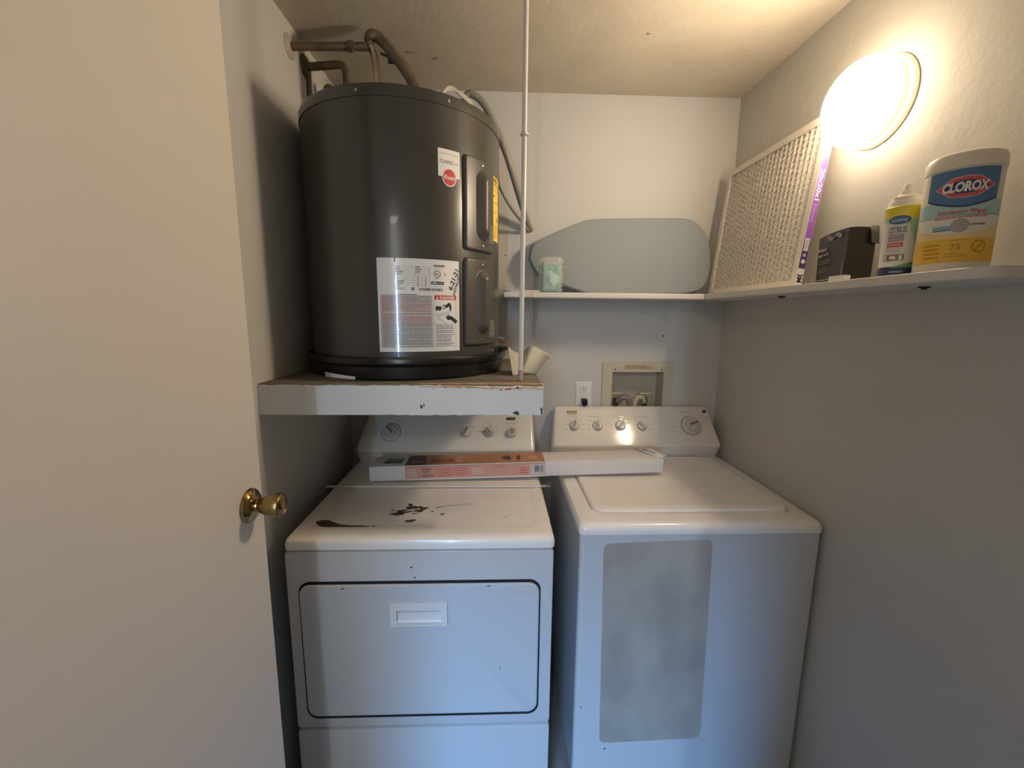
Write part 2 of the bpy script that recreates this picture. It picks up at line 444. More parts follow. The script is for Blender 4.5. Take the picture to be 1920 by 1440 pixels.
dc.blob(-0.205, 1.268, 0.003, 0.006, m_hole); dc.blob(-0.198, 1.272, 0.002, 0.004, m_hole)
dc.blob(0.052, 1.252, 0.006, 0.004, m_hole, j=.6); dc.blob(0.058, 1.2485, 0.006, 0.003, m_hole, j=.6); dc.blob(0.124, 1.257, 0.003, 0.009, m_hole, j=.5)
for (a, b) in ((0.03, 1.317), (0.037, 1.3185), (0.056, 1.3205)): dc.blob(a, b, 0.006, 0.0026, m_red if a < 0.05 else m_hole, j=.5)
dc.blob(0.012, 1.315, .0025, .002, m_hole); dc.blob(-0.17, 1.318, .003, .001, m_inkg)
dc.merge(fa)
bm = bmesh.new(); pts = []
x = -0.21
random.seed(3)
while x < SHX:
    wd = random.uniform(0.02, 0.05); y0 = SHY-0.001-random.uniform(0, 0.002); x2 = min(x+wd, SHX-0.001)
    h1 = random.uniform(0.002, 0.008)*(0.4 if x < -0.05 else 1)
    a = [bm.verts.new(p) for p in ((x, y0, SHZ-0.004-h1*0.6), (x2, y0, SHZ-0.004-h1), (x2+0.004, SHY+0.02, SHZ+0.0015), (x-0.002, SHY+0.016, SHZ+0.0015))]
    b = [bm.verts.new((v.co.x, v.co.y+0.001, v.co.z-0.0015)) for v in a]
    bm.faces.new(a); bm.faces.new(b[::-1])
    for i in range(4): bm.faces.new((a[i], b[i], b[(i+1) % 4], a[(i+1) % 4]))
    x = x2-0.003 if x2 < SHX-0.002 else SHX+1
o = obj('splintered_edge', bm, m_raw, t); o['label'] = 'raw splintered wood along the top edge'

# rod from ceiling to shelf corner
t = thing('support_rod', 'thin white vertical rod from ceiling to the heater platform corner', 'rod', (0.069, 1.225, SHZ))
bm = bmesh.new(); tube(bm, [(0.069, 1.232, SHZ-0.001), (0.0705, 1.226, 1.75), (0.071, 1.222, ZC+0.001)], 0.0068, 14, 10); obj('rod_body', bm, m_rod, t)
bm = bmesh.new()
for i in range(5): lathe(bm, [(0.0075, 0), (0.0085, .0015), (0.0075, .003)], Matrix.Translation((0.069, 1.232, SHZ+0.001+i*0.0065)), 16)
obj('thread', bm, m_pipe, t)
bm = bmesh.new(); lathe(bm, [(0.011, 0), (0.011, 0.005), (0.008, 0.006)], Matrix.Translation((0.071, 1.222, 1.985)), 16); obj('coupling', bm, m_rod, t)

# ------------------------------------------------------------------ water heater
HX, HYc, HR = -0.307, 1.538, 0.312
pan = thing('drain_pan', 'round black drain pan under the water heater', 'pan', (HX, HYc, SHZ))
bm = bmesh.new(); T = Matrix.Translation((HX+.004, HYc-0.004, 0))
lathe(bm, [(0, SHZ+.0005), (0.312, SHZ+.0005), (0.3205, SHZ+0.006), (0.3235, 1.368), (0.330, 1.373), (0.3355, 1.378), (0.3365, 1.386), (0.334, 1.393), (0.3285, 1.395), (0.3255, 1.391), (0.3215, 1.380), (0.3165, 1.345), (0, 1.342)], T, 96, cap=False)
obj('pan_body', bm, m_black, pan)
dc = Deco(cyl_map(HX+.004, HYc-0.004, 0.3225), seg=0.03)
dc.strip([(RD(a), 1.346-0.0003*(a+40)) for a in range(-40, -17, 2)], [(RD(a), 1.3315) for a in range(-40, -17, 2)], m_white)
o = dc.build('scuffed_patch', pan); o['label'] = 'white scuffed patch low on the pan'
ht = thing('water_heater', 'dark grey lowboy electric water heater standing in a black pan', 'water heater', (HX, HYc, 1.343))
bm = bmesh.new(); T = Matrix.Translation((HX, HYc, 0))
lathe(bm, [(0, 1.343), (0.305, 1.343), (HR, 1.348), (HR, 2.078), (0.300, 2.079), (0, 2.079)], T, 128, cap=False)
obj('tank', bm, m_tank, ht)
bm = bmesh.new()
lathe(bm, [(HR+0.0005, 2.0745), (HR+0.0022, 2.0750), (HR+0.0022, 2.099), (HR-0.0005, 2.1055), (HR-0.007, 2.108), (HR-0.012, 2.104), (0.29, 2.1), (0, 2.1)], T, 128, cap=False)
cap = obj('top_cap', bm, m_tank, ht)
for a in (-10.8, 33.5, 76.8, -55):
    bm = bmesh.new(); a = RD(a)
    lathe(bm, [(0.0042, 0), (0.004, 0.002), (0, 0.0032)], frame_m((HX+(HR+.002)*sin(a), HYc-(HR+.002)*cos(a), 2.088), (sin(a), -cos(a), 0)), 14)
    obj('screw', bm, m_steel, cap)
# seam
def sdrr(x, y, hx, hy, r):
    qx = abs(x)-hx+r; qy = abs(y)-hy+r
    return math.hypot(max(qx, 0), max(qy, 0))+min(max(qx, qy), 0)-r
def ss(a, b, x):
    t_ = min(max((x-a)/(b-a), 0), 1); return t_*t_*(3-2*t_)
def access_panel(z0, z1):
    bm = bmesh.new(); a0, a1 = RD(42.0), RD(67.0); na, nz = 64, 110
    cz = (z0+z1)/2; ca = (a0+a1)/2; hw = (a1-a0)/2*HR; hh = (z1-z0)/2; g = []
    for i in range(na+1):
        row = []
        for j in range(nz+1):
            s = -hw+2*hw*i/na; t_ = -hh+2*hh*j/nz
            d = sdrr(s, t_, hw, hh, 0.012)
            h = 0.0005+0.010*math.sqrt(max(0, 1-(1-min(max(-d/0.006, 0), 1))**2))
            d2 = sdrr(s-0.004, t_, 0.030, hh-0.034, 0.030)
            u_ = min(max(-d2/0.026, 0), 1); h += 0.021*(0.55*ss(0, 1, u_)+0.45*math.sqrt(max(0, 1-(1-u_)**2)))
            a = ca+s/HR
            row.append(bm.verts.new((HX+(HR+h)*sin(a), HYc-(HR+h)*cos(a), cz+t_)))
        g.append(row)
    for i in range(na):
        for j in range(nz): bm.faces.new((g[i][j], g[i+1][j], g[i+1][j+1], g[i][j+1]))
    p = obj('access_panel', bm, m_tankp, ht, ang=1.2)
    for zz in (z1-0.017, z0+0.017):
        b2 = bmesh.new(); a = ca+0.01
        lathe(b2, [(0.0045, 0), (0.004, 0.002), (0, 0.003)], frame_m((HX+(HR+.0105)*sin(a), HYc-(HR+.0105)*cos(a), zz), (sin(a), -cos(a), 0)), 14)
        obj('screw', b2, m_steel, p)
    dc = Deco(cyl_map(HX, HYc, HR+0.030), seg=0.03)
    for k in range(9): dc.rect(ca+0.03, z0+0.075-k*0.006, ca+0.03+random.uniform(0.05, 0.085), z0+0.0765-k*0.006, m_inkl)
    dc.build('moulded_text', p)
access_panel(1.705, 1.967); access_panel(1.424, 1.684)
# rating label ------------------------------------------------
LA0, LA1 = RD(-4.2), RD(38.8); LZ0, LZ1 = 1.411, 1.669
cm = cyl_map(HX, HYc, HR)
lab = lambda s, t_, h: cm(LA0+(LA1-LA0)*s, LZ0+(LZ1-LZ0)*t_, h)
def LP(x, y):        # layout measured on the label itself
    l = 120+75*(y-105)/1265; r = 1215+30*(y-105)/1265; return ((x-l)/(r-l), 1-(y-105-(x-l)/(r-l)*0)/1262)
dc = Deco(lab, seg=0.03)
dc.rect(0, 0, 1, 1, m_white, 0)
def lrect(x0, y0, x1, y1, m, l=1):
    a = LP(x0, (y0+y1)/2); b = LP(x1, (y0+y1)/2); dc.rect(a[0], 1-(y1-105)/1262, b[0], 1-(y0-105)/1262, m, l)
def ltext(s, x, y, size, m, l=3, **k):
    a = LP(x, y); dc.text(s, a[0], a[1], size, m, l, **k)
def llines(x0, y0, x1, y1, n, m, th=.5, l=3, rag=.2):
    a = LP(x0, (y0+y1)/2); b = LP(x1, (y0+y1)/2); dc.lines(a[0], b[0], 1-(y1-105)/1262, 1-(y0-105)/1262, n, m, th, l, rag)
lrect(345, 100, 358, 155, m_ink)
for k in range(9):
    y = 205+k*31; lrect(362, y, 800, y+3, m_inkg); llines(366, y+5, 366+[60, 65, 100, 85, 25, 40, 120, 115, 70][k], y+24, 1, m_inkg, .75)
    if k < 4: llines(610, y+5, 610+[75, 105, 70, 20][k], y+24, 1, m_inkg, .75)
    else: llines(640, y+5, 662, y+24, 1, m_inkg, .75); llines(738, y+5, 760, y+24, 1, m_inkg, .75)
lrect(800, 215, 804, 480, m_inkg); lrect(600, 330, 603, 480, m_inkg); lrect(700, 330, 703, 480, m_inkg)
llines(850, 170, 1000, 205, 1, m_inkg, .8, rag=0); llines(870, 212, 980, 224, 1, m_inkl)
c = LP(901, 298); dc.ell(c[0], c[1], .042, .038, m_ink, 1, 28); dc.ell(c[0], c[1], .034, .031, m_white, 2, 28); ltext('UL', 875, 315, .036, m_ink, bold=.03)
llines(870, 345, 935, 380, 3, m_inkl); lrect(1000, 280, 1010, 315, m_ink)
lrect(820, 400, 995, 442, m_ink); ltext('AHRI', 832, 432, .026, m_white, bold=.03); ltext('CERTIFIED', 900, 430, .017, m_white)
llines(850, 462, 965, 474, 1, m_inkl); lrect(568, 487, 606, 528, m_inkg)
x = 665
while x < 975:
    wv = random.choice((4, 7, 10)); lrect(x, 492, x+wv, 530, m_ink); x += wv+random.choice((4, 6, 9))
llines(375, 487, 510, 525, 3, m_inkl)
lrect(410, 580, 640, 588, m_ink)
lrect(190, 590, 840, 680, m_greyp); lrect(190, 680, 845, 950, m_pink); lrect(205, 950, 860, 1310, m_greyp)
lrect(190, 590, 320, 960, m_pink, 2)
for (y, x0) in ((630, 690), (690, 360), (745, 715), (775, 560), (820, 215), (862, 455), (1022, 500), (1082, 495), (1105, 300), (1185, 455), (1280, 300)): lrect(x0, y, 850, y+9, m_white, 3)
llines(205, 600, 840, 948, 17, m_inkg, .34, 4, .06); llines(225, 955, 860, 1300, 17, m_inkg, .34, 4, .06)
lrect(865, 585, 1180, 645, m_red); ltext('DANGER', 940, 634, .040, m_white, bold=.035, width=.205)
p = [LP(x, y) for x, y in ((888, 632), (925, 632), (906, 598))]; dc.poly(p, m_white, 2)
for (x0, y0, x1, y1) in ((868, 645, 872, 1300), (1176, 645, 1180, 1300), (868, 1298, 1180, 1302), (868, 980, 1180, 985)): lrect(x0, y0, x1, y1, m_inkg)
def lblob(x, y, rx, ry, m=m_ink, j=.2): a = LP(x, y); dc.blob(a[0], a[1], rx/1060, ry/1262, m, 3, j=j)
lblob(905, 765, 20, 34); lblob(945, 765, 20, 32); dc.ell(*LP(1000, 745), .018, .028, m_ink, 3); dc.ell(*LP(1000, 745), .011, .02, m_white, 4)
lblob(1035, 735, 22, 22); lblob(1070, 715, 34, 26); lblob(1095, 760, 14, 40)
def lline(pts, wd, m=m_ink, l=3):
    for (xa, ya), (xb, yb) in zip(pts, pts[1:]):
        d_ = math.hypot(xb-xa, yb-ya); nx, ny = -(yb-ya)/d_*wd, (xb-xa)/d_*wd
        dc.poly([LP(xa+nx, ya+ny), LP(xb+nx, yb+ny), LP(xb-nx, yb-ny), LP(xa-nx, ya-ny)], m, l)
lline([(880, 862), (1100, 805)], 3, m_inkg); lline([(1050, 980), (905, 890), (960, 860), (1090, 838)], 3, m_inkg)
lblob(1080, 895, 42, 30, j=.1)
for q in ((1025, 890), (1035, 868), (1058, 852), (1050, 920)): lline([(1080, 892), q], 6)
lline([(1100, 890), (1190, 960)], 24)
llines(895, 995, 1175, 1060, 3, m_inkg, .5); llines(895, 1068, 1180, 1115, 2, m_inkg, .5); llines(900, 1125, 1165, 1185, 3, m_inkg, .5); llines(900, 1190, 1140, 1235, 2, m_inkg, .5); llines(900, 1245, 1170, 1290, 2, m_inkg, .5)
dc.text('6-21-21', *LP(1112, 520), .080, m_ink, 6, rot=RD(66), bold=.02, width=.245)
dc.text('INSTALLED', *LP(1158, 588), .046, m_ink, 6, rot=RD(71), bold=.02, width=.245)
o = dc.build('rating_label', ht); o['label'] = 'white rating and danger label with black handwriting'
# brand sticker
A0, A1 = RD(27.6), RD(40.0); br = lambda s, t_, h: cm(A0+(A1-A0)*s, 1.892+(0.0735)*t_, h)
dc = Deco(br, seg=.2)
dc.rect(0, 0.02, 1, 1, m_white, 0)
dc.lines(.05, .95, .80, .87, 1, m_inkl, .4, 1, 0)
dc.text('CLASSIC', .07, .50, .17, m_inkg, 1, bold=.02, width=.62); dc.rect(.72, .52, .93, .56, m_inkl, 1)
dc.ell(.50, .02, .33, .33, m_white, 1, 32); dc.ell(.50, .02, .29, .29, m_red, 2, 32)
dc.text('Rheem', .24, -.06, .24, m_white, 3, bold=.01, width=.53, shear=.15)
o = dc.build('brand_sticker', ht); o['label'] = 'small white sticker with round red logo'
A0, A1 = RD(67.3), RD(81); ye = lambda s, t_, h: cm(A0+(A1-A0)*s, 1.752+0.196*t_, h)
dc = Deco(ye, seg=.2); dc.rect(0, 0, 1, 1, m_yellow, 0)
dc.text('ENERGY', .06, .91, .10, m_ink, 1, width=.8, bold=.03); dc.rect(.04, .87, .96, .885, m_ink, 1); dc.lines(.1, .9, .76, .84, 2, m_goldd, .3); dc.rect(.1, .60, .9, .607, m_ink, 1)
dc.blob(.35, .70, .12, .01, m_ink, 1); dc.blob(.75, .35, .08, .03, m_ink, 1, j=.5); dc.rect(.1, .45, .7, .457, m_ink, 1); dc.lines(.1, .8, .05, .26, 6, m_goldd, .3)
o = dc.build('energy_label', ht); o['label'] = 'yellow energy guide label'
# drain valve
bm = bmesh.new(); a = RD(77); dv = V((sin(a), -cos(a), 0)); o0 = V((HX, HYc, 1.416))
Mv = frame_m(o0+dv*(HR-0.002), dv)
lathe(bm, [(0.018, 0), (0.018, 0.006), (0.011, 0.008), (0.011, 0.026), (0.015, 0.027), (0.016, 0.032), (0.015, 0.044), (0.012, 0.046), (0.012, 0.05), (0, 0.05)], Mv, 20)
tube(bm, [o0+dv*(HR+0.018), o0+dv*(HR+0.018)+V((0, 0, 0.022))], 0.006, 10, 0)
add_box(bm, -0.011, 0.011, -0.003, 0.003, -0.003, 0.004, 0, 0.001, Matrix.Translation(o0+dv*(HR+0.018)+V((0, 0, 0.024))))
obj('drain_valve', bm, m_pipe, ht)

# pipes to the heater
t = thing('water_supply_pipe', 'upper aged pipe from wall plate to the looped flexible connector', 'pipe', (XL, 1.487, 2.32))
bm = bmesh.new(); lathe(bm, [(0.034, 0), (0.034, 0.002), (0.030, 0.006), (0.014, 0.009), (0, 0.009)], frame_m((XL, 1.487, 2.324), (1, 0, 0)), 32); obj('wall_plate', bm, m_pipew, t)
bm = bmesh.new()
tube(bm, [(XL+0.005, 1.487, 2.324), (-0.48, 1.487, 2.328)], 0.0115, 16, 0)
tube(bm, [(-0.49, 1.487, 2.328), (-0.402, 1.489, 2.331)], 0.012, 16, 0)
lathe(bm, [(0.013, 0), (0.018, 0.002), (0.018, 0.016), (0.014, 0.018), (0.014, 0.024), (0.010, 0.026), (0.010, 0.045)], frame_m((-0.462, 1.487, 2.329), (1, 0, 0)), 6)
obj('pipe_run', bm, m_pipe, t)
fx = bmesh.new()
tube(fx, [(-0.372, 1.50, 2.10), (-0.374, 1.50, 2.20), (-0.383, 1.50, 2.30), (-0.395, 1.495, 2.335), (-0.398, 1.492, 2.352), (-0.386, 1.492, 2.364), (-0.358, 1.495, 2.352), (-0.315, 1.497, 2.305), (-0.275, 1.50, 2.250), (-0.252, 1.50, 2.19), (-0.245, 1.50, 2.10)], 0.012, 14, 14, rf=lambda u: 0.0108+0.0062*ss(.30, .48, u)+0.0006*sin(u*420))
for q in (-0.006, 0.0, 0.006):
    tube(fx, [(-0.358+q, 1.484, 2.356+q), (-0.315+q, 1.486, 2.309+q), (-0.275+q, 1.489, 2.254+q)], 0.0028, 8, 6, mi=1)
    tube(fx, [(-0.376+q*.6, 1.489, 2.20), (-0.382+q*.6, 1.489, 2.30), (-0.390+q*.6, 1.484, 2.335)], 0.0022, 8, 6, mi=1)
obj('flexible_connector', fx, [m_pipe, m_steel], t)
bm = bmesh.new()
tube(bm, [(-0.365, 1.497, 2.318), (-0.30, 1.51, 2.300)], 0.004, 8, 0); add_box(bm, -0.345, -0.315, 1.50, 1.512, 2.295, 2.322, 0, .003)
obj('shutoff_handle', bm, m_hole, t)
t = thing('outlet_pipe', 'lower aged pipe elbowing from wall plate down behind the heater', 'pipe', (XL, 1.596, 2.25))
bm = bmesh.new(); lathe(bm, [(0.036, 0), (0.036, 0.002), (0.031, 0.007), (0.014, 0.010), (0, 0.010)], frame_m((XL, 1.596, 2.324), (1, 0, 0)), 32); obj('wall_plate', bm, m_pipe, t)
bm = bmesh.new(); tube(bm, [(XL+0.005, 1.598, 2.324), (-0.56, 1.598, 2.331), (-0.525, 1.598, 2.333), (-0.508, 1.598, 2.318), (-0.505, 1.598, 2.27), (-0.505, 1.598, 2.101)], 0.0125, 14, 8); obj('pipe_run', bm, m_pipe, t)
bm = bmesh.new(); tube(bm, [(XL+0.010, 1.60, 2.30), (XL+0.008, 1.602, 2.18), (XL+0.009, 1.60, 2.05)], 0.006, 10, 8)
tag(obj('wall_tube', bm, m_pipe), 'thin vertical tube on left wall below the lower pipe plate', 'tube')
bm = bmesh.new()
tube(bm, [(-0.585, 1.66, 2.10), (-0.585, 1.66, 2.27)], 0.006, 10, 0)
lathe(bm, [(0.004, -0.006), (0.016, -0.004), (0.018, 0), (0.016, 0.004), (0.004, 0.006)], frame_m((-0.585, 1.655, 2.285), (0.3, -1, 0.2)), 16)
lathe(bm, [(0.004, -0.006), (0.014, -0.004), (0.016, 0), (0.014, 0.004), (0.004, 0.006)], frame_m((-0.555, 1.67, 2.262), (1, -.3, 0.2)), 16)
tag(obj('relief_valve', bm, m_pipe), 'small brown valve behind the left top edge of the heater', 'valve')

# electrical whip
t = thing('power_whip', 'grey electrical cable whip hanging down from the heater top to the back wall', 'cable', (-0.1, 1.65, 2.1))
bm = bmesh.new()
tube(bm, [(-0.118, 1.665, 2.10), (-0.121, 1.660, 2.22), (-0.116, 1.655, 2.262), (-0.102, 1.65, 2.280), (-0.080, 1.648, 2.274), (-0.05, 1.65, 2.25), (-0.012, 1.65, 2.185), (0.02, 1.66, 2.12), (0.052, 1.69, 2.045), (0.092, 1.77, 1.955), (0.128, 1.845, 1.885), (0.140, 1.871, 1.870)], 0.0125, 12, 8); obj('grey_cable', bm, m_grayc, t)
bm = bmesh.new()
tube(bm, [(0.003, 1.655, 2.02), (0.012, 1.66, 1.975), (0.05, 1.70, 1.92), (0.098, 1.79, 1.885), (0.128, 1.855, 1.862)], 0.0065, 10, 8); obj('second_cable', bm, m_grayc, t)
for q in range(4):
    bm = bmesh.new(); e = q*0.010
    tube(bm, [(-0.205+e*.5, 1.60, 2.10), (-0.212+e*.5, 1.60, 2.215), (-0.198+e*.6, 1.61, 2.262+e*.3), (-0.165+e*.3, 1.62, 2.276+e*.3), (-0.135+e*.2, 1.63, 2.275-e*.3), (-0.108+e*.2, 1.64, 2.262-e*.5), (-0.09, 1.65, 2.235-e*.6), (-0.088+e*.4, 1.65, 2.10)], 0.0048, 10, 8)
    obj('white_wire', bm, m_whitec, t)

# crumpled paper
def patch(bm, bl, br_, tl, tr, bend, n=10):
    bl, br_, tl, tr, bend = map(V, (bl, br_, tl, tr, bend)); g = []
    for i in range(n+1):
        r = []
        for j in range(n+1):
            s, t_ = i/n, j/n
            p = (bl*(1-s)+br_*s)*(1-t_)+(tl*(1-s)+tr*s)*t_+bend*(4*s*(1-s))*(0.3+0.7*t_)
            p += bend*(0.5*t_*t_-0.5*t_)
            r.append(bm.verts.new(p))
        g.append(r)
    for i in range(n):
        for j in range(n): bm.faces.new((g[i][j], g[i+1][j], g[i+1][j+1], g[i][j+1]))
bm = bmesh.new()
patch(bm, (0.078, 1.36, 1.3325), (0.127, 1.35, 1.3325), (0.118, 1.42, 1.418), (0.176, 1.36, 1.388), (0.012, 0.03, -0.004))
patch(bm, (0.050, 1.33, 1.3325), (0.078, 1.36, 1.3325), (0.036, 1.37, 1.420), (0.118, 1.45, 1.425), (0.0, 0.05, -0.03))
o = tag(obj('crumpled_paper', bm, m_paper, ang=2), 'curled cream sheet of paper behind the rod on heater platform', 'paper')
sm = o.modifiers.new('thick', 'SOLIDIFY'); sm.thickness = 0.0008

# ------------------------------------------------------------------ shelves
SZ = 1.604
t = thing('wall_shelf', 'long white shelf along the right wall under the round lamp', 'shelf', (0.9, 1.3, SZ-0.02))
bm = bmesh.new(); P = []
x0 = 0.797; y0 = 0.690
P = [(XR-0.001, YB-0.002), (x0, YB-0.002)]
for k in range(9):
    a = RD(90*k/8); P.append((x0+0.03-0.03*cos(a), y0+0.03-0.03*sin(a)))
P += [(XR-0.001, y0+0.002)]
lo_ = [bm.verts.new((a, b, SZ-0.020)) for a, b in P]; hi_ = [bm.verts.new((a, b, SZ)) for a, b in P]
bm.faces.new(lo_[::-1]); bm.faces.new(hi_)
for i in range(len(P)): j = (i+1) % len(P); bm.faces.new((lo_[i], lo_[j], hi_[j], hi_[i]))
es = [e for e in bm.edges if abs(e.verts[0].co.z-e.verts[1].co.z) < 1e-6]
bmesh.ops.bevel(bm, geom=es, offset=0.0015, segments=2, affect='EDGES')
obj('board', bm, m_shelf, t)
for yy in (0.891, 1.349):
    bm = bmesh.new(); lathe(bm, [(0.006, -0.006), (0.004, -0.003), (0.003, 0), (0, 0)], Matrix.Translation((0.895, yy, SZ-0.0205)), 12); add_box(bm, 0.885, 0.905, yy-0.004, yy+0.004, SZ-0.0235, SZ-0.0195)
    obj('screw', bm, m_hole, t)
t = thing('back_shelf', 'short white shelf on the back wall holding the ironing board', 'shelf', (0.4, 1.75, SZ-0.02))
bm = box(0.026, x0-0.0008, 1.657, YB-0.002, SZ-0.020, SZ, 0.0015); obj('board', bm, m_shelf, t)
def bracket(x, z, grp):
    t = thing('shelf_bracket', '', 'bracket', (x, YB, z), grp)
    bm = bmesh.new()
    tube(bm, [(x-0.024, YB-0.005, SZ-0.022), (x-0.002, YB-0.005, z+0.002)], 0.0022, 8, 0); tube(bm, [(x+0.024, YB-0.005, SZ-0.022), (x+0.002, YB-0.005, z+0.002)], 0.0022, 8, 0)
    tube(bm, [(x-0.012, YB-0.07, SZ-0.023), (x-0.001, YB-0.006, z+0.006)], 0.002, 8, 0)
    obj('wire_arm', bm, m_rod, t)
    bm = box(x-0.005, x+0.005, YB-0.007, YB-0.0005, z-0.007, z+0.007, .001); obj('foot', bm, m_rod, t)
    return t
bracket(0.158, 1.424, None)['label'] = 'white wire bracket under left end of the back shelf'
bracket(0.735, 1.475, None)['label'] = 'white wire bracket under right end of the back shelf'
for (x, z, r, lb) in ((0.731, 1.433, 0.004, 'small dark screw anchor in back wall above the supply box'), (0.036, 1.766, 0.003, 'small dark nail head in back wall right of the heater')):
    bm = bmesh.new(); lathe(bm, [(r, 0), (r*.8, .0015), (0, .002)], frame_m((x, YB, z), (0, -1, 0)), 12)
    tag(obj('wall_screw', bm, m_hole), lb, 'screw')

# ironing board
O = [(.131, 1.742), (.144, 1.796), (.19, 1.825), (.275, 1.865), (.346, 1.894), (.392, 1.905), (.51, 1.911), (.686, 1.915), (.776, 1.915), (.827, 1.896), (.863, 1.848), (.877, 1.796), (.879, 1.726), (.863, 1.662), (.84, 1.633), (.775, 1.613), (.657, 1.608), (.393, 1.607), (.335, 1.619), (.276, 1.638), (.208, 1.667), (.16, 1.692)]
P = catmull([(a, 0, b) for a, b in O+[O[0]]], 5)[:-1]
t = thing('ironing_board', 'tabletop ironing board with plain grey-blue cover leaning on back wall', 'ironing board', (.5, 1.80, SZ))
def iron_pt(x, z, h): y = 1.785+(z-1.604)*0.17; return V((x, y-h, z))
c0 = V((.53, 0, 1.76))
def iron_ring(bm, k, h): return [bm.verts.new(iron_pt(c0.x+(p.x-c0.x)*k[0], c0.z+(p.z-c0.z)*k[1], h)) for p in P]
bm = bmesh.new(); R1 = [iron_ring(bm, (.985, .965), 0.012), iron_ring(bm, (.995, .985), 0.010), iron_ring(bm, (1, 1), 0.004), iron_ring(bm, (1, 1), -0.006)]
for A, B in zip(R1, R1[1:]):
    for i in range(len(A)): j = (i+1) % len(A); bm.faces.new((A[i], A[j], B[j], B[i]))
bm.faces.new(R1[0]); bm.faces.new(R1[-1][::-1]); obj('cover', bm, m_iron, t, ang=1.0)
bm = bmesh.new(); pp = [iron_pt(p.x, p.z+0.0015, -0.007) for p in P]; tube(bm, pp+[pp[0]], 0.004, 8, 0); obj('piping', bm, m_ironr, t)

# tray and pack
bm = bmesh.new(); loft(bm, [(.028, .17, 1.665, 1.765, .03, SZ+.0003), (.026, .172, 1.663, 1.767, .03, SZ+.004), (.026, .172, 1.663, 1.767, .03, SZ+.007), (.03, .168, 1.667, 1.763, .028, SZ+.008)])
tag(obj('flat_tray', bm, m_whitec), 'flat off-white slab lying on the left end of the back shelf', 'tray')
t = thing('tissue_pack', 'teal printed pack in crinkled clear wrap before the ironing board nose', 'pack', (.2, 1.69, SZ))
TZ = SZ+0.0005
bm = bmesh.new(); loft(bm, [(.174, .236, 1.667, 1.697, .006, TZ+.003), (.171, .239, 1.663, 1.70, .008, TZ+.01), (.171, .239, 1.663, 1.70, .008, TZ+.11), (.174, .236, 1.668, 1.697, .006, TZ+.116)]); obj('inner_pack', bm, m_teal, t)
dc = Deco(lambda s, q, h: V((s, 1.663-h, q)), base=.0006)
dc.rect(.176, TZ+.102, .237, TZ+.113, m_pipew); dc.text('tissue', .182, TZ+.088, .014, m_tealt, 1, width=.03); dc.lines(.182, .205, TZ+.066, TZ+.082, 3, m_tealt, .4); dc.blob(.215, TZ+.05, .014, .03, m_tealt, j=.5); dc.lines(.180, .225, TZ+.012, TZ+.026, 2, m_tealt, .4)
dc.build('print', t)
bm = bmesh.new(); random.seed(5); g = []
n = 26; mz = 22
for j in range(mz+1):
    z = TZ+0.001+0.129*j/mz; row = []
    for i in range(n):
        a = 2*pi*i/n; sx = 0.046*(1+.04*sin(j*1.7)); ex = abs(cos(a))**.55*math.copysign(1, cos(a)); ey = abs(sin(a))**.7*math.copysign(1, sin(a))
        edge = max(0, abs(ex)-.75)*4
        k = 1-0.10*ss(.9, 1, j/mz)-.06*ss(.1, 0, j/mz)
        row.append(bm.verts.new((.204+(sx*ex+edge*random.uniform(-.004, .004))*k, 1.683+0.026*ey*k+random.uniform(-.001, .001), z)))
    g.append(row)
for j in range(mz):
    for i in range(n): bm.faces.new((g[j][i], g[j][(i+1) % n], g[j+1][(i+1) % n], g[j+1][i]))
bm.faces.new(g[0][::-1]); bm.faces.new(g[-1]); obj('clear_wrap', bm, m_film, t, ang=3)

# ------------------------------------------------------------------ air filter
t = thing('air_filter', 'square pleated furnace filter with purple edge leaning on the right wall', 'air filter', (.87, 1.52, SZ))
FY0, FY1, FH, FT = 1.258, 1.775, 0.485, 0.021
fo = V((.868, 0, SZ+.001)); fe = V((0.055, 0, .482)).normalized(); fn = V((-fe.z, 0, fe.x))   # up the filter, out of its face
shr = 0.03
def fp(s, q, h): return fo+V((0, FY0+s*(FY1-FY0)+shr*s*q/FH*0.6, 0))+fe*q+fn*h
def fbox(bm, s0, s1, q0, q1, h0, h1, mi=0):
    vs = [bm.verts.new(fp(s, q, h)) for s in (s0, s1) for q in (q0, q1) for h in (h0, h1)]
    for f in ((0, 1, 3, 2), (4, 6, 7, 5), (0, 4, 5, 1), (2, 3, 7, 6), (0, 2, 6, 4), (1, 5, 7, 3)):
        g_ = bm.faces.new([vs[i] for i in f]); g_.material_index = mi
bw = .022
bm = bmesh.new()
fbox(bm, 0, 1, 0, bw, -FT, 0); fbox(bm, 0, 1, FH-bw, FH, -FT, 0); fbox(bm, 0, bw/.517, bw, FH-bw, -FT, 0); fbox(bm, 1-bw/.517, 1, bw, FH-bw, -FT, 0)
obj('cardboard_frame', bm, m_fframe, t)
bm = bmesh.new(); npl = 44; q0, q1 = bw, FH-bw; s0, s1 = bw/.517, 1-bw/.517; row = []
for i in range(npl+1):
    s = s0+(s1-s0)*i/npl; h = -.004 if i % 2 else -.016
    row.append((bm.verts.new(fp(s, q0, h)), bm.verts.new(fp(s, q1, h))))
for A, B in zip(row, row[1:]): bm.faces.new((A[0], B[0], B[1], A[1]))
o = obj('pleated_media', bm, mat('filter_media', (.66, .62, .55), .8, bump=.5, bscale=150, var=.15, vscale=60), t, ang=.2)
bm = bmesh.new(); W_ = .517-2*bw; H_ = FH-2*bw; cell = .018
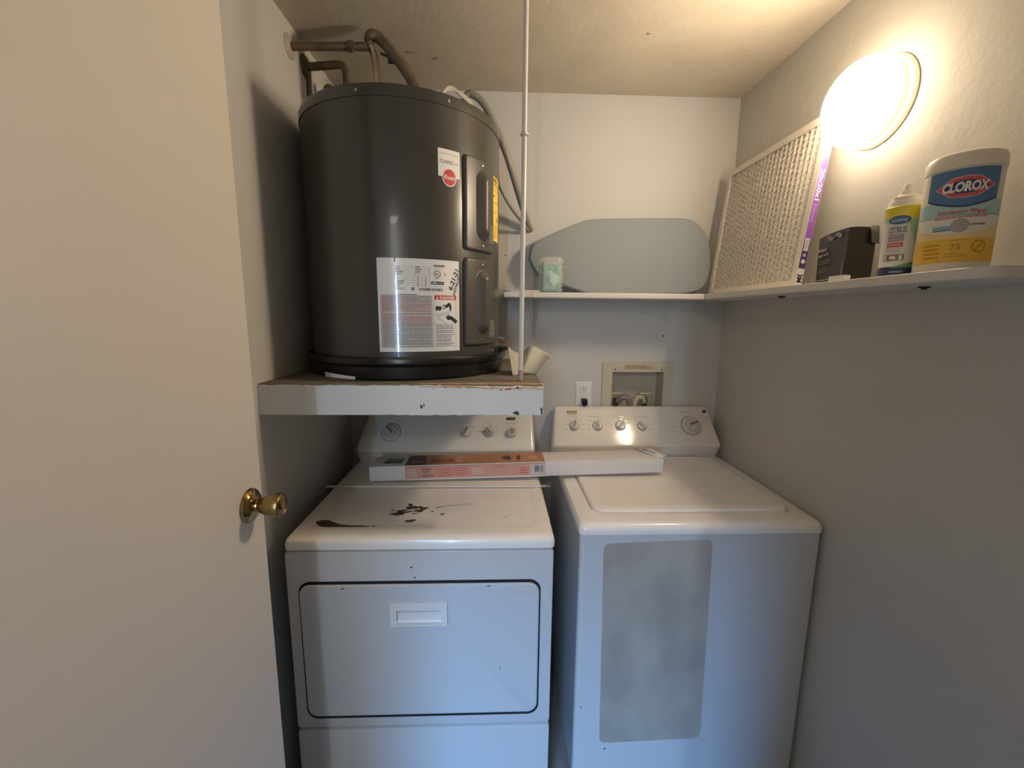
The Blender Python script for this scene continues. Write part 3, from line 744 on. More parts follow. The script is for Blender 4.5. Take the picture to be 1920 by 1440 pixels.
for sgn in (1, -1):
    k = -60
    while k < 60:
        pts = []; m_ = 24
        for i in range(m_+1):
            a = W_*i/m_; b = sgn*a*0.55+k*cell
            if 0 <= b <= H_: pts.append((a, b))
        if len(pts) > 1:
            for (a, b), (c_, d_) in zip(pts, pts[1:]):
                wv = .0013
                vs = [bm.verts.new(fp(s0+(s1-s0)*a/W_, bw+b-wv, -.0025)), bm.verts.new(fp(s0+(s1-s0)*c_/W_, bw+d_-wv, -.0025)), bm.verts.new(fp(s0+(s1-s0)*c_/W_, bw+d_+wv, -.0025)), bm.verts.new(fp(s0+(s1-s0)*a/W_, bw+b+wv, -.0025))]
                bm.faces.new(vs)
        k += 1
obj('wire_mesh', bm, m_wire, t)
# printed near edge (faces the camera side)
dc = Deco(lambda s, q, h: fp(0, q, -s)+V((0, -h, 0)), base=.0004)
dc.rect(.0008, 0, FT-.0008, .055, m_white); dc.rect(.0008, .055, FT-.0008, .13, m_purpled); dc.rect(.0008, .13, FT-.0008, FH-.002, m_purple)
dc.rect(.004, .105, .017, .14, m_white, 1); dc.lines(.006, .015, .108, .137, 6, m_purpled, .4, 2)
dc.ell(.0105, .075, .006, .006, m_white, 1); dc.ell(.0105, .093, .005, .005, m_inkl, 1)
dc.text('3M', .0035, .040, .020, m_ink, 1, rot=RD(-90), bold=.04)
dc.text('20x20x1', .0050, .330, .017, m_white, 1, rot=RD(-90), bold=.02, width=.085)
dc.text('Filtrete', .0065, .235, .011, mat('lilac_ink', (.5, .35, .65), .5), 1, rot=RD(-90), width=.05)
o = dc.build('printed_edge', t); o['label'] = 'purple printed edge strip'

# ------------------------------------------------------------------ black package
t = thing('black_package', 'black glossy open package on the right shelf beside the air filter', 'package', (.91, 1.14, SZ))
FP = [(.905, 1.222), (.860, 1.068), (.935, 1.074), (.972, 1.20)]
bm = bmesh.new(); Ls = []
for z, k in ((SZ+.0008, .985), (SZ+.004, 1.0), (SZ+.06, 1.01), (SZ+.118, 1.02), (SZ+.132, 1.03)):
    c_ = V((.918, 1.141)); ring = []
    for i in range(4):
        a = V(FP[i]); b = V(FP[(i+1) % 4])
        for q in range(6):
            p = a.lerp(b, q/6); p = c_+(p-c_)*k*(1-.012*sin(q/6*pi)*(z > SZ+.01))
            ht_ = z + (0.003*sin(q/6*pi) if z > SZ+.12 and i in (0, 1) else 0)
            ring.append(bm.verts.new((min(p.x, XR-.002), p.y, ht_)))
    Ls.append(ring)
for A, B in zip(Ls, Ls[1:]):
    for i in range(24): j = (i+1) % 24; bm.faces.new((A[i], A[j], B[j], B[i]))
bm.faces.new(Ls[0][::-1])
inner = [bm.verts.new((.918+(v.co.x-.918)*.93, 1.141+(v.co.y-1.141)*.93, v.co.z-.02)) for v in Ls[-1]]
for i in range(24): j = (i+1) % 24; bm.faces.new((Ls[-1][i], Ls[-1][j], inner[j], inner[i]))
bm.faces.new(inner)
obj('package_body', bm, m_blackbag, t)
def face_map(a, b):
    a = V((*a, 0)); b = V((*b, 0)); n_ = (b-a).cross(V((0, 0, 1))).normalized()
    return lambda s, q, h: a.lerp(b, s)+V((0, 0, SZ+q))+n_*(h)
fm0 = face_map(FP[0], FP[1])
mdir = (fm0(.5, 0, .01)-fm0(.5, 0, 0))
if mdir.dot(V((-.9, -1.1, 0))) < 0: fm = lambda s, q, h: fm0(s, q, -h)
else: fm = fm0
dc = Deco(fm, base=.0032)
m_wp = mat('pale_print', (.55, .54, .50), .4)
dc.text('filter', .03, .092, .013, m_wp, 1, bold=.02, width=.34); dc.text('bags x12', .03, .079, .011, m_wp, 1, bold=.01, width=.40)
dc.lines(.03, .62, .056, .068, 2, mat('dim_print', (.22, .21, .19), .4), .4); dc.lines(.03, .5, .034, .044, 2, m_greygreen, .4); dc.rect(.05, .014, .65, .0155, m_wp, 1)
dc.rect(.93, .004, .995, .05, m_greygreen); dc.strip([(.3+.05*i, .126+.004*sin(i)) for i in range(12)], [(.3+.05*i, .118+.004*sin(i+1)) for i in range(12)], m_inkg)
dc.build('print', t)
bm = bmesh.new(); vs = [bm.verts.new(p) for p in ((.914, 1.0675, SZ+.1375), (.9375, 1.0695, SZ+.1375), (.9385, 1.0655, SZ+.094), (.917, 1.0635, SZ+.098))]; bm.faces.new(vs)
o = obj('torn_flap', bm, m_greygreen, t); o.modifiers.new('s', 'SOLIDIFY').thickness = .001
bm = box(.805, .823, 1.0, 1.045, SZ+.0003, SZ+.012, .0008)
tag(obj('small_white_box', bm, m_card), 'tiny white box on shelf edge in front of the black package', 'box')

# ------------------------------------------------------------------ spray can
t = thing('spray_can', 'green and white spray can next to the wipes canister on shelf', 'spray can', (.868, .932, SZ))
cx_, cy_, cr = .868, .932, .0325; T = Matrix.Translation((cx_, cy_, 0))
bm = bmesh.new()
lathe(bm, [(.030, SZ+.0005), (.0325, SZ+.003), (cr, SZ+.022), (cr, SZ+.130), (cr, SZ+.142), (.0335, SZ+.144), (.032, SZ+.146)], T, 40, mis=[0, 0, 1, 2, 2, 2])
obj('can_body', bm, [m_navy, m_can, m_ylw], t)
bm = bmesh.new(); lathe(bm, [(.0318, SZ+.1455), (.0300, SZ+.151), (.0285, SZ+.157), (.0255, SZ+.158), (.0245, SZ+.166), (.0165, SZ+.169), (.0155, SZ+.172), (.013, SZ+.173), (.0125, SZ+.178), (.006, SZ+.180), (0, SZ+.180)], T, 32); c2 = obj('can_top', bm, m_plastic, t)
bm = bmesh.new(); lathe(bm, [(.0075, SZ+.179), (.0078, SZ+.190), (.006, SZ+.193), (0, SZ+.193)], T, 20); obj('nozzle', bm, m_plastic, c2)
A = RD(-43); q = 1/cr
dc = Deco(lambda s, z, h: cyl_map(cx_, cy_, cr)(A+s*q, SZ+z, h), seg=.004, base=.0004)
dc.strip([(-.05+.005*i, .132) for i in range(21)], [(-.05+.005*i, .122+.004*cos(i*.25)) for i in range(21)], m_ylw)
dc.strip([(-.05+.005*i, .122+.004*cos(i*.25)) for i in range(21)], [(-.05+.005*i, .112+.006*cos(i*.28)) for i in range(21)], m_lgreen)
dc.strip([(.012+.004*i, .12-.002*i) for i in range(11)], [(.012+.004*i, .10-.010*i) for i in range(11)], m_lgreen, 1)
dc.strip([(-.01+.005*i, .022+.0013*i) for i in range(12)], [(-.01+.005*i, .020) for i in range(12)], m_green)
dc.ell(-.007, .117, .0185, .0085, m_navy, 2, 24); dc.ell(-.007, .117, .0165, .0068, m_blue, 3, 24); dc.text('sprayway', -.0205, .1145, .0085, m_can, 4, width=.027)
dc.text('CITRUS', -.023, .0915, .0165, m_inkg, 2, bold=.04, width=.030)
dc.rect(-.022, .074, .004, .0885, mat('mauve_print', (.34, .25, .36), .4), 2); dc.lines(-.021, .003, .075, .088, 2, m_wp, .4, 3)
dc.rect(-.023, .062, .004, .0715, m_redl, 2); dc.text('FOAMING', -.022, .0645, .007, m_can, 3, width=.022); dc.lines(-.023, .002, .050, .060, 3, m_inkl, .3)
dc.rect(-.027, .034, .008, .047, m_inkg, 2); dc.rect(-.0255, .0355, -.021, .0455, m_can, 3); dc.blob(-.010, .0405, .006, .003, m_can, 3); dc.rect(0, .0355, .005, .0455, m_can, 3)
dc.lines(-.012, .012, .008, .014, 1, m_lblue, .5)
dc.build('printed_label', t)

# ------------------------------------------------------------------ wipes canister
t = thing('wipes_canister', 'large white disinfecting wipes canister with blue and yellow label', 'canister', (.886, .838, SZ))
cx_, cy_, cr2 = .886, .838, .0545; T = Matrix.Translation((cx_, cy_, 0))
bm = bmesh.new(); lathe(bm, [(.050, SZ+.0005), (cr2, SZ+.004), (cr2, SZ+.185), (.053, SZ+.187)], T, 56); obj('canister_body', bm, m_canb, t)
bm = bmesh.new(); lathe(bm, [(.0552, SZ+.186), (.0556, SZ+.189), (.0550, SZ+.205), (.052, SZ+.2125), (.046, SZ+.2155), (0, SZ+.2165)], T, 56); obj('lid', bm, m_canb, t)
A = RD(-45); q2 = 1/cr2
dc = Deco(lambda s, z, h: cyl_map(cx_, cy_, cr2)(A+s*q2, SZ+z, h), seg=.005, base=.0004)
S = [-.07+.14*i/28 for i in range(29)]
dc.strip([(s, .128) for s in S], [(s, .100) for s in S], m_aqua)
dc.strip([(s, .102) for s in S], [(s, .055) for s in S], m_can)
dc.strip([(s, .078-.01*cos(s*30)) for s in S], [(s, .050) for s in S], m_goldp, 1)
dc.strip([(s, .060) for s in S], [(s, .018) for s in S], m_gold, 2)
S2 = [-.052+.104*i/24 for i in range(25)]
dc.strip([(s, .183) for s in S2], [(s, .115+.016*(abs(s-.004)/.052)**1.6) for s in S2], m_navy, 1)
dc.strip([(s, .183) for s in S2], [(s, .118+.016*(abs(s-.004)/.052)**1.6) for s in S2], m_blue, 2)
def hexa(a, b, c): return [(-a, 0), (-c, b), (0, b*1.12), (c, b), (a, 0), (c, -b), (0, -b*1.12), (-c, -b)]
for (a, b, c, m_, l) in ((.042, .0175, .018, mat('logo_blush', (.60, .34, .36), .4), 3), (.040, .0155, .0165, m_redl, 4), (.033, .0105, .012, m_navy, 5)):
    dc.poly([(x+.003, y+.151) for x, y in hexa(a, b, c)], m_, l)
dc.text('CLOROX', .003, .1435, .0225, m_white, 7, bold=.05, align='c', width=.063, shear=.1)
dc.text('Disinfecting Wipes', .003, .1045, .010, m_redl, 3, align='c', width=.066, bold=.02); dc.lines(-.033, .040, .095, .101, 1, m_redl, .35, 3, 0)
dc.ell(.003, .083, .0125, .0125, mat('taupe_print', (.42, .37, .38), .4), 4, 24); dc.rect(-.034, .077, -.006, .084, m_lblue, 3); dc.rect(-.033, .0755, -.006, .077, m_navy, 3); dc.lines(.014, .038, .081, .087, 1, m_inkg, .5, 3, 0)
dc.lines(-.044, -.018, .024, .054, 4, m_goldd, .4, 3); dc.text('75', -.006, .040, .015, m_goldd, 3, bold=.03); dc.lines(-.012, .018, .026, .035, 2, m_goldd, .4, 3); dc.rect(-.006, .0565, .014, .058, m_goldd, 3)
dc.ell(.034, .045, .0115, .0115, m_goldd, 3); dc.ell(.034, .045, .009, .009, m_gold, 4); dc.poly([(.027, .038), (.029, .037), (.041, .052), (.039, .053)], m_goldd, 5)
dc.build('printed_label', t)

# ------------------------------------------------------------------ wall lamp
t = thing('wall_lamp', 'round lit flush-mount lamp on the right wall', 'lamp', (XR, 1.15, 2.06))
ML = frame_m((XR, 1.176, 2.064), (-1, 0, 0))
bm = bmesh.new(); lathe(bm, [(0.104, 0), (0.106, 0.004), (0.102, 0.011), (0.094, 0.014), (0.092, 0.039), (0, .039)], ML, 72, cap=False); obj('lamp_base', bm, m_base, t)
bm = bmesh.new(); prof = [(0, .0392), (.100, .0392), (.1035, .043)]+[(.1035*cos(k/14*pi/2), .0500+.076*sin(k/14*pi/2)) for k in range(15)]
prof[-1] = (0, prof[-1][1])
# the light board behind the opal dome faces the room: its front glows hardest, its flanks less
lathe(bm, prof, ML, 72, mis=[0]*3+[0]*4+[1]*4+[2]*6, cap=False); obj('lamp_diffuser', bm, [m_diff, m_diffm, m_difff], t, ang=2)

# ------------------------------------------------------------------ outlet, plug, supply box
t = thing('wall_outlet', 'white duplex wall outlet above the washer console', 'outlet', (.387, YB, 1.14))
bm = bmesh.new(); ym = lambda a, b, c: (a, YB-c, b)
loft(bm, [(.352, .422, 1.114, 1.229, .004, 0), (.352, .422, 1.114, 1.229, .004, .003), (.355, .419, 1.117, 1.226, .004, .0055)], ym); obj('cover_plate', bm, m_white, t)
for zc in (1.200, 1.143):
    bm = bmesh.new(); loft(bm, [(.3705, .4035, zc-.014, zc+.014, .012, .004), (.3705, .4035, zc-.014, zc+.014, .012, .0072)], ym); rcp = obj('receptacle', bm, m_white, t)
    dc = Deco(lambda s, q, h: V((s, YB-.0072-h, q)))
    dc.rect(.3795, zc-.001, .3815, zc+.008, m_ink); dc.rect(.392, zc-.001, .3945, zc+.006, m_ink); dc.ell(.387, zc-.008, .0028, .0030, m_ink); dc.build('slots', rcp)
t = thing('power_plug', 'black power plug in the lower socket of the wall outlet', 'plug', (.389, YB-.02, 1.13))
bm = bmesh.new(); loft(bm, [(.376, .402, 1.130, 1.156, .006, .0076), (.375, .403, 1.127, 1.156, .007, .020), (.378, .400, 1.126, 1.152, .008, .032)], ym)
obj('plug_body', bm, m_black, t)
bm = bmesh.new(); tube(bm, [(.389, YB-.012, 1.135), (.389, YB-.006, 1.115), (.390, YB-.0045, 1.06), (.392, YB-.0045, 0.95), (.392, YB-.0045, .80)], .003, 8, 8); obj('cord', bm, m_black, t)

t = thing('supply_box', 'beige recessed washing machine supply box in the back wall', 'supply box', (.627, YB, 1.07))
bm = bmesh.new(); bx0, bx1, bz0, bz1 = .468, .783, 1.03, 1.319
def ringf(bm, A, B, y0, y1):
    (a0, a1, c0_, c1), (i0, i1, j0, j1) = A, B
    add_box(bm, a0, i0, y0, y1, c0_, c1); add_box(bm, i1, a1, y0, y1, c0_, c1); add_box(bm, i0, i1, y0, y1, c0_, j0); add_box(bm, i0, i1, y0, y1, j1, c1)
ringf(bm, (bx0, bx1, bz0, bz1), (.512, .742, 1.075, 1.274), YB-.006, YB-.0005)
obj('flange', bm, m_box, t)
bm = bmesh.new()
iy = YB+.085
add_box(bm, .508, .746, iy, iy+.002, 1.073, 1.278); add_box(bm, .508, .511, YB-.002, iy, 1.073, 1.278); add_box(bm, .743, .746, YB-.002, iy, 1.073, 1.278); add_box(bm, .508, .746, YB-.002, iy, 1.275, 1.278); add_box(bm, .508, .746, YB-.002, iy, 1.072, 1.075)
obj('inner_box', bm, m_boxin, t)
dc = Deco(lambda s, q, h: V((s, YB-.006-h, q)))
dc.poly([(.564, 1.307), (.683, 1.307), (.703, 1.284), (.564, 1.284)], mat('box_sticker', (.55, .42, .28), .5)); dc.lines(.57, .68, 1.288, 1.303, 2, m_pipe, .35)
dc.build('sticker', t)
for x in (.523, .731):
    bm = bmesh.new(); lathe(bm, [(.004, 0), (.003, .0015), (0, .002)], frame_m((x, YB-.006, 1.285), (0, -1, 0)), 12); obj('screw', bm, m_pipe, t)
for (x, hd) in ((.548, 1), (.680, -1)):
    bm = bmesh.new(); vy = YB+.045
    tube(bm, [(x, vy, 1.075), (x, vy, 1.15)], .011, 12, 0)
    lathe(bm, [(.014, 0), (.014, .02), (.010, .022)], Matrix.Translation((x, vy, 1.125)), 6)
    vb = obj('valve', bm, m_brassd, t)
    bm = bmesh.new(); tube(bm, [(x, vy, 1.15), (x, vy-.004, 1.168)], .004, 8, 0)
    loft(bm, [(x-.028, x+.028, vy-.016, vy+.008, .008, 1.166), (x-.030, x+.030, vy-.018, vy+.010, .008, 1.169), (x-.026, x+.026, vy-.014, vy+.006, .008, 1.174)]); obj('handle', bm, m_boxin, vb)
    bm = bmesh.new(); hx_ = x+.048*hd
    tube(bm, [(x+.006*hd, vy-.01, 1.13), (x+.02*hd, vy-.02, 1.152), (x+.045*hd, vy-.026, 1.150), (x+.058*hd, vy-.028, 1.11), (x+.06*hd, vy-.028, 1.078)], .012, 12, 8); obj('hose', bm, m_boxin if hd < 0 else m_inkg, t)

# ------------------------------------------------------------------ appliance console
def console_parts(root, X0, X1, xt0, xt1, ybase, zb=.905):
    """X0..X1 at the fold, xt0..xt1 at the top"""
    yf = ybase-.030; yt = yf+.110; yb = ybase+.097; zf, zt = .975, 1.121
    bm = bmesh.new(); ring = []
    def rg(z, yfr, ins=0, r=.018):
        k = max(0, min(1, (z-zf)/(zt-zf))); ring.append((X0+(xt0-X0)*k+ins, X1+(xt1-X1)*k-ins, yfr, yb-ins, r, z))
    rg(zb, ybase+.002, .004); rg(zb+.03, ybase-.008, .001); rg(zf-.012, yf+.005, 0); rg(zf-.004, yf+.001); rg(zf+.004, yf+.0015)
    rg(zt-.010, yf+.110*(zt-.010-zf)/(zt-zf), r=.012); rg(zt-.003, yt-.001, .001, r=.010); rg(zt, yt+.003, .004, r=.008); rg(zt+.001, yt+.008, .008, r=.006)
    loft(bm, ring, n=8)
    c = obj('console', bm, m_console, root, ang=0.5)
    P0 = V((0, yf, zf)); P1 = V((0, yt, zt)); e = (P1-P0).normalized(); nn = V((0, -e.z, e.y))
    mp = lambda x, q, h: V((x*(1+.17*q), P0.y, P0.z))+e*q+nn*(h)
    return c, mp, e, nn, P0
def knob(parent, P, e, nn, r, hgt, ang, big=False):
    Mk = frame_m(P, nn, e)
    bm = bmesh.new()
    if big:
        lathe(bm, [(r*1.04, 0.0006), (r*1.03, .002), (r*.98, .0025), (r*.97, .006), (r*.92, .009), (r*.66, .0105), (r*.64, .0105), (r*.62, .018), (r*.56, .021), (0, .021)], Mk, 40, mis=[2, 2, 0, 0, 0, 2, 0, 0, 0])
        rr_ = r*.6; z0 = .018; z1 = hgt+.012
    else:
        lathe(bm, [(r*1.06, 0.0006), (r*1.05, .002), (r*.98, .0022), (r*.96, .004), (r*.86, .007), (r*.80, .009), (0, .009)], Mk, 32, mis=[2, 2, 0, 0, 0, 0])
        rr_ = r*.92; z0 = .006; z1 = hgt
    Rz = Mk @ Matrix.Rotation(ang, 4, 'Z')
    mp = lambda a, b, c: Rz @ V((a, b, c))
    wv = rr_*.36
    loft(bm, [(-rr_*.98, rr_*.98, -wv*1.15, wv*1.15, wv*.9, z0), (-rr_*.95, rr_*.95, -wv, wv, wv*.9, z1-.003), (-rr_*.9, rr_*.9, -wv*.8, wv*.8, wv*.7, z1)], mp)
    loft(bm, [(-rr_*.75, rr_*.85, -wv*.34, wv*.34, wv*.1, z1), (-rr_*.75, rr_*.85, -wv*.34, wv*.34, wv*.1, z1+.0006)], mp, mi=1)
    return obj('knob', bm, [m_knob, m_pipe, m_skirtshade], parent)
def ticks(dc, x, q, r, n, a0, a1, m=m_inkg):
    for i in range(n):
        a = RD(a0+(a1-a0)*i/(n-1)); px, py = x+r*sin(a), q+r*cos(a); wd = .012
        sgn = 1 if sin(a) >= 0 else -1
        dc.rect(px, py-.0009, px+sgn*wd*random.uniform(.7, 1.6), py+.0009, m)

# ------------------------------------------------------------------ washer
WX0, WX1, WY, WYB = .244, .980, 1.162, 1.845
t = thing('washing_machine', 'white top-load washing machine with faded grey patch on its front', 'washing machine', (.61, 1.5, 0))
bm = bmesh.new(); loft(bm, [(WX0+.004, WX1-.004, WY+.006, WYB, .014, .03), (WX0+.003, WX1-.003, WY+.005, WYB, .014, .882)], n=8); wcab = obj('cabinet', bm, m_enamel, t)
bm = bmesh.new(); loft(bm, [(WX0+.03, WX1-.03, WY+.03, WYB-.02, .02, 0), (WX0+.03, WX1-.03, WY+.03, WYB-.02, .02, .03)]); obj('base', bm, m_gap, t)
bm = bmesh.new()
loft(bm, [(WX0+.004, WX1-.004, WY+.008, WYB, .016, .8815), (WX0, WX1, WY+.001, WYB, .018, .8835), (WX0-.0005, WX1+.0005, WY, WYB, .02, .897), (WX0+.0015, WX1-.0015, WY+.004, WYB, .02, .906), (WX0+.007, WX1-.007, WY+.012, WYB-.004, .022, .9125), (WX0+.018, WX1-.018, WY+.026, WYB-.01, .024, .9155),
          (.296, .944, 1.232, 1.765, .05, .9165), (.301, .939, 1.239, 1.760, .048, .9085), (.31, .93, 1.25, 1.75, .045, .908)], n=8)
obj('top_deck', bm, m_enamel_lit, t, ang=0.5)
bm = bmesh.new()
loft(bm, [(.304, .936, 1.243, 1.757, .046, .909), (.304, .936, 1.243, 1.757, .046, .917), (.307, .933, 1.247, 1.755, .044, .921), (.315, .925, 1.256, 1.75, .040, .9235), (.335, .905, 1.280, 1.742, .03, .9235), (.35, .89, 1.30, 1.735, .025, .9215)], n=8)
obj('lid', bm, m_enamel_lit, t, ang=0.5)
c, mp, e, nn, P0 = console_parts(t, .234, .962, .254, .938, 1.765)
qq = lambda z: .917*(z-P0.z)/e.z
for (x, a, r) in ((.330, -15, .0215), (.429, 8, .0215), (.527, -38, .0215), (.621, 33, .0215)):
    knob(c, mp(x, qq(1.055), 0), e, nn, r, .020, RD(a))
kb = knob(c, mp(.833, qq(1.056), 0), e, nn, .043, .020, RD(-68), True)
dc = Deco(mp, base=.0008, seg=.1)
dc.rect(.299, qq(1.106), .342, qq(1.117), m_pipe); dc.rect(.303, qq(1.109), .338, qq(1.114), m_brassd, 1); dc.rect(.300, qq(1.0995), .342, qq(1.1015), m_inkg)
dc.rect(.887, qq(1.109), .903, qq(1.121), m_hole)
for (x, s_) in ((.30, 'WATER LEVEL'), (.385, 'WATER TEMPERATURE'), (.498, 'OPTIONS'), (.585, 'FABRIC SOFTENER')):
    dc.text(s_, x, qq(1.090), .0065, m_inkg, 1, width=.045 if len(s_) < 12 else .06)
dc.text('WASH CYCLES', .785, qq(1.1105), .0065, m_inkg, 1, width=.05)
for x in (.330, .429, .527, .621): ticks(dc, x, qq(1.056), .030, 5, -80, 80); ticks(dc, x, qq(1.056), .034, 2, -120, 120)
for i in range(5): dc.rect(.735, qq(1.075-i*.011), .735+.03+.012*(i % 3), qq(1.0765-i*.011), m_inkl); dc.rect(.885, qq(1.092-i*.009), .885+.028+.01*((i+1) % 3), qq(1.0935-i*.009), m_inkl)
dc.text('POWER', .775, qq(1.003), .006, m_inkg, 1, width=.035); dc.rect(.845, qq(1.004), .865, qq(1.006), m_inkl); dc.rect(.78, qq(.989), .90, qq(.990), m_inkl)
for i in range(4): dc.rect(.565+i*.025, qq(1.030), .580+i*.025, qq(1.032), m_inkl)
dc.merge(c)
bm = bmesh.new(); loft(bm, [(.318, .643, .168, .853, .02, .0), (.318, .643, .168, .853, .02, .0006)], lambda a, b, c_: (a+(.853-b)*.022, WY+.005-c_, b+(a-.318)*.03)); o = obj('faded_patch', bm, m_patch, t); o['label'] = 'grey smeared rectangle of adhesive residue'
bm = bmesh.new(); loft(bm, [(.3165, .6445, .1665, .8545, .021, .0), (.3165, .6445, .1665, .8545, .021, .0004)], lambda a, b, c_: (a+(.853-b)*.022, WY+.005-c_, b+(a-.318)*.03)); obj('patch_outline', bm, m_inkl, t)
dc = Deco(lambda s, q_, h: V((s, WY+.005-h, q_)), base=.0004)
for (a, b, r) in ((.268, .30, .003), (.35, .145, .004)): dc.blob(a, b, r, r*.6, m_hole)
dc.merge(wcab)

# ------------------------------------------------------------------ dryer
DX0, DX1, DY, DYB = -.574, .163, 1.094, 1.80
t = thing('clothes_dryer', 'white clothes dryer with brown chipped paint spots on top', 'dryer', (-.2, 1.45, 0))
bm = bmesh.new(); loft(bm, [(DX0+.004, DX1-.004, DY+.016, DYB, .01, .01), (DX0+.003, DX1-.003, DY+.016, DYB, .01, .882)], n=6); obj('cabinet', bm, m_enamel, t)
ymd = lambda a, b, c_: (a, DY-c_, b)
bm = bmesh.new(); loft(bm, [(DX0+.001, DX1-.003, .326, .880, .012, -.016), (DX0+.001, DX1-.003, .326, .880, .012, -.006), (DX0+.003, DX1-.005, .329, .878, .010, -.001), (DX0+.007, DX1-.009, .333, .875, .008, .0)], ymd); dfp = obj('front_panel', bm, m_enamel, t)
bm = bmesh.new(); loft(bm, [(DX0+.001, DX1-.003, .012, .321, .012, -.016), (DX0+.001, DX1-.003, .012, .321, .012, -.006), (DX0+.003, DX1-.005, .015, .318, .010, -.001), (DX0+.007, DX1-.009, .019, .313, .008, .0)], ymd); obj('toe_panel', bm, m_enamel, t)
bm = bmesh.new(); loft(bm, [(-.5415, .1255, .3590, .7915, .033, .0), (-.5415, .1255, .3590, .7915, .033, .0004)], ymd, n=8); obj('door_gap', bm, m_gap, t)
dfm = lambda a, b, c_: (a, DY-c_-.004*(b-.37)/.42, b)
bm = bmesh.new(); loft(bm, [(-.5365, .1205, .370, .785, .029, .0), (-.5365, .1205, .370, .785, .029, .0030), (-.5345, .1185, .372, .783, .027, .0052), (-.531, .115, .3755, .7795, .024, .0060), (-.277, -.148, .6665, .713, .005, .0060), (-.274, -.151, .669, .711, .004, .0005)], dfm, n=8)
dd = obj('dryer_door', bm, m_enamel, t, ang=0.22)
bm = bmesh.new(); H = lambda a, b, c_: (a, DY-.0135-c_, b)
Aq = (-.291, -.134, .662, .733)
def hframe(A, B, y0, y1): ringf(bm, A, B, y0, y1)
ringf(bm, Aq, (-.281, -.144, .668, .724), DY-.0150, DY-.0085)
ringf(bm, (-.2812, -.1438, .6678, .7242), (-.274, -.151, .6695, .709), DY-.0125, DY-.0075)
hd = obj('handle', bm, m_plastic, dd)
bm = bmesh.new()
vs = [[bm.verts.new((x, y, z)) for x in (-.2735, -.1515)] for (y, z) in ((DY-.0110, .6695), (DY-.0090, .6700), (DY-.0055, .676), (DY-.0038, .690), (DY-.0032, .7105))]
for A, B in zip(vs, vs[1:]): bm.faces.new((A[0], A[1], B[1], B[0]))
pk = obj('pocket', bm, m_plastic, hd)
dc = Deco(lambda s, q_, h: V((s, DY-h, q_)), base=.0004)
dc.blob(-.232, .831, .003, .003, m_hole); dc.blob(-.223, .800, .0025, .0025, m_hole)
dc.merge(dfp)
dc = Deco(lambda s, q_, h: V((s, dfm(s, q_, .0060)[1]-h, q_)), base=.0003)
dc.blob(-.418, .776, .0035, .0025, m_hole); dc.blob(-.02, .779, .005, .0018, m_hole); dc.blob(.012, .52, .0012, .004, m_inkg); dc.blob(.012, .51, .0012, .002, m_inkg)
dc.merge(dd)
bm = bmesh.new()
loft(bm, [(DX0+.004, DX1-.004, DY+.006, DYB, .014, .8815), (DX0, DX1, DY+.001, DYB, .016, .8835), (DX0-.0005, DX1+.0005, DY, DYB, .018, .899), (DX0+.002, DX1-.002, DY+.004, DYB, .018, .908), (DX0+.008, DX1-.008, DY+.012, DYB-.004, .02, .9135), (DX0+.02, DX1-.02, DY+.03, DYB-.01, .022, .9150),
          (DX0+.035, DX1-.035, 1.158, 1.72, .05, .9150), (DX0+.043, DX1-.043, 1.166, 1.712, .045, .9128), (DX0+.05, DX1-.05, 1.173, 1.705, .04, .9122)], n=8)
top_ = obj('dryer_top', bm, m_enamel_lit, t, ang=0.5)
random.seed(11)
dc = Deco(lambda s, q_, h: V((s, q_, .9122+h)), base=.0004)
dc.poly([(-.531, 1.188), (-.528, 1.174), (-.508, 1.167), (-.47, 1.1625), (-.43, 1.164), (-.39, 1.162), (-.368, 1.165), (-.364, 1.172), (-.385, 1.177), (-.42, 1.178), (-.45, 1.184), (-.475, 1.198), (-.495, 1.211), (-.515, 1.213), (-.527, 1.203)], m_rust)
for a, b, rx, ry in ((-.352, 1.170, .008, .004), (-.335, 1.165, .009, .004), (-.48, 1.222, .003, .002),
    (-.300, 1.250, .020, .013), (-.296, 1.268, .014, .010), (-.272, 1.262, .010, .007), (-.262, 1.292, .022, .014), (-.275, 1.312, .007, .010), (-.243, 1.268, .014, .009), (-.228, 1.283, .012, .012), (-.250, 1.250, .008, .004), (-.322, 1.272, .006, .004),
    (-.254, 1.203, .016, .008), (-.198, 1.262, .004, .004), (-.184, 1.292, .008, .003), (-.165, 1.245, .005, .006), (-.178, 1.30, .003, .002), (-.30, 1.205, .003, .002), (-.205, 1.275, .003, .002)):
    dc.blob(a, b, rx, ry, m_rust, 0, j=.45)
dc.poly([(-.175, 1.296), (-.10, 1.312), (-.05, 1.318), (-.10, 1.3155), (-.175, 1.300)], m_inkl); dc.blob(.03, 1.225, .006, .003, m_inkl, j=.5); dc.blob(.045, 1.24, .004, .002, m_inkl, j=.5)
dc.merge(top_); top_['label'] = 'white dryer top with brown bare metal chips'
c, mp, e, nn, P0 = console_parts(t, -.566, .158, -.530, .152, 1.707)
kb = knob(c, mp(-.426, qq(1.044), 0), e, nn, .040, .020, RD(40), True)
knob(c, mp(-.125, qq(1.044), 0), e, nn, .0215, .020, RD(-30)); knob(c, mp(-.030, qq(1.044), 0), e, nn, .0215, .020, RD(45))
Mk = frame_m(mp(.062, qq(1.042), 0), nn, e)
bm = bmesh.new(); lathe(bm, [(.022, 0), (.021, .010), (.018, .018), (.0165, .020), (0, .020)], Mk, 32)
lathe(bm, [(.0085, .0202), (.0085, .0212), (.0055, .0212), (.0055, .0202)], Mk, 24, mis=[1, 1, 1], cap=False)
o = obj('start_button', bm, [m_knob, m_ink], c)
dc = Deco(mp, base=.0008, seg=.1)
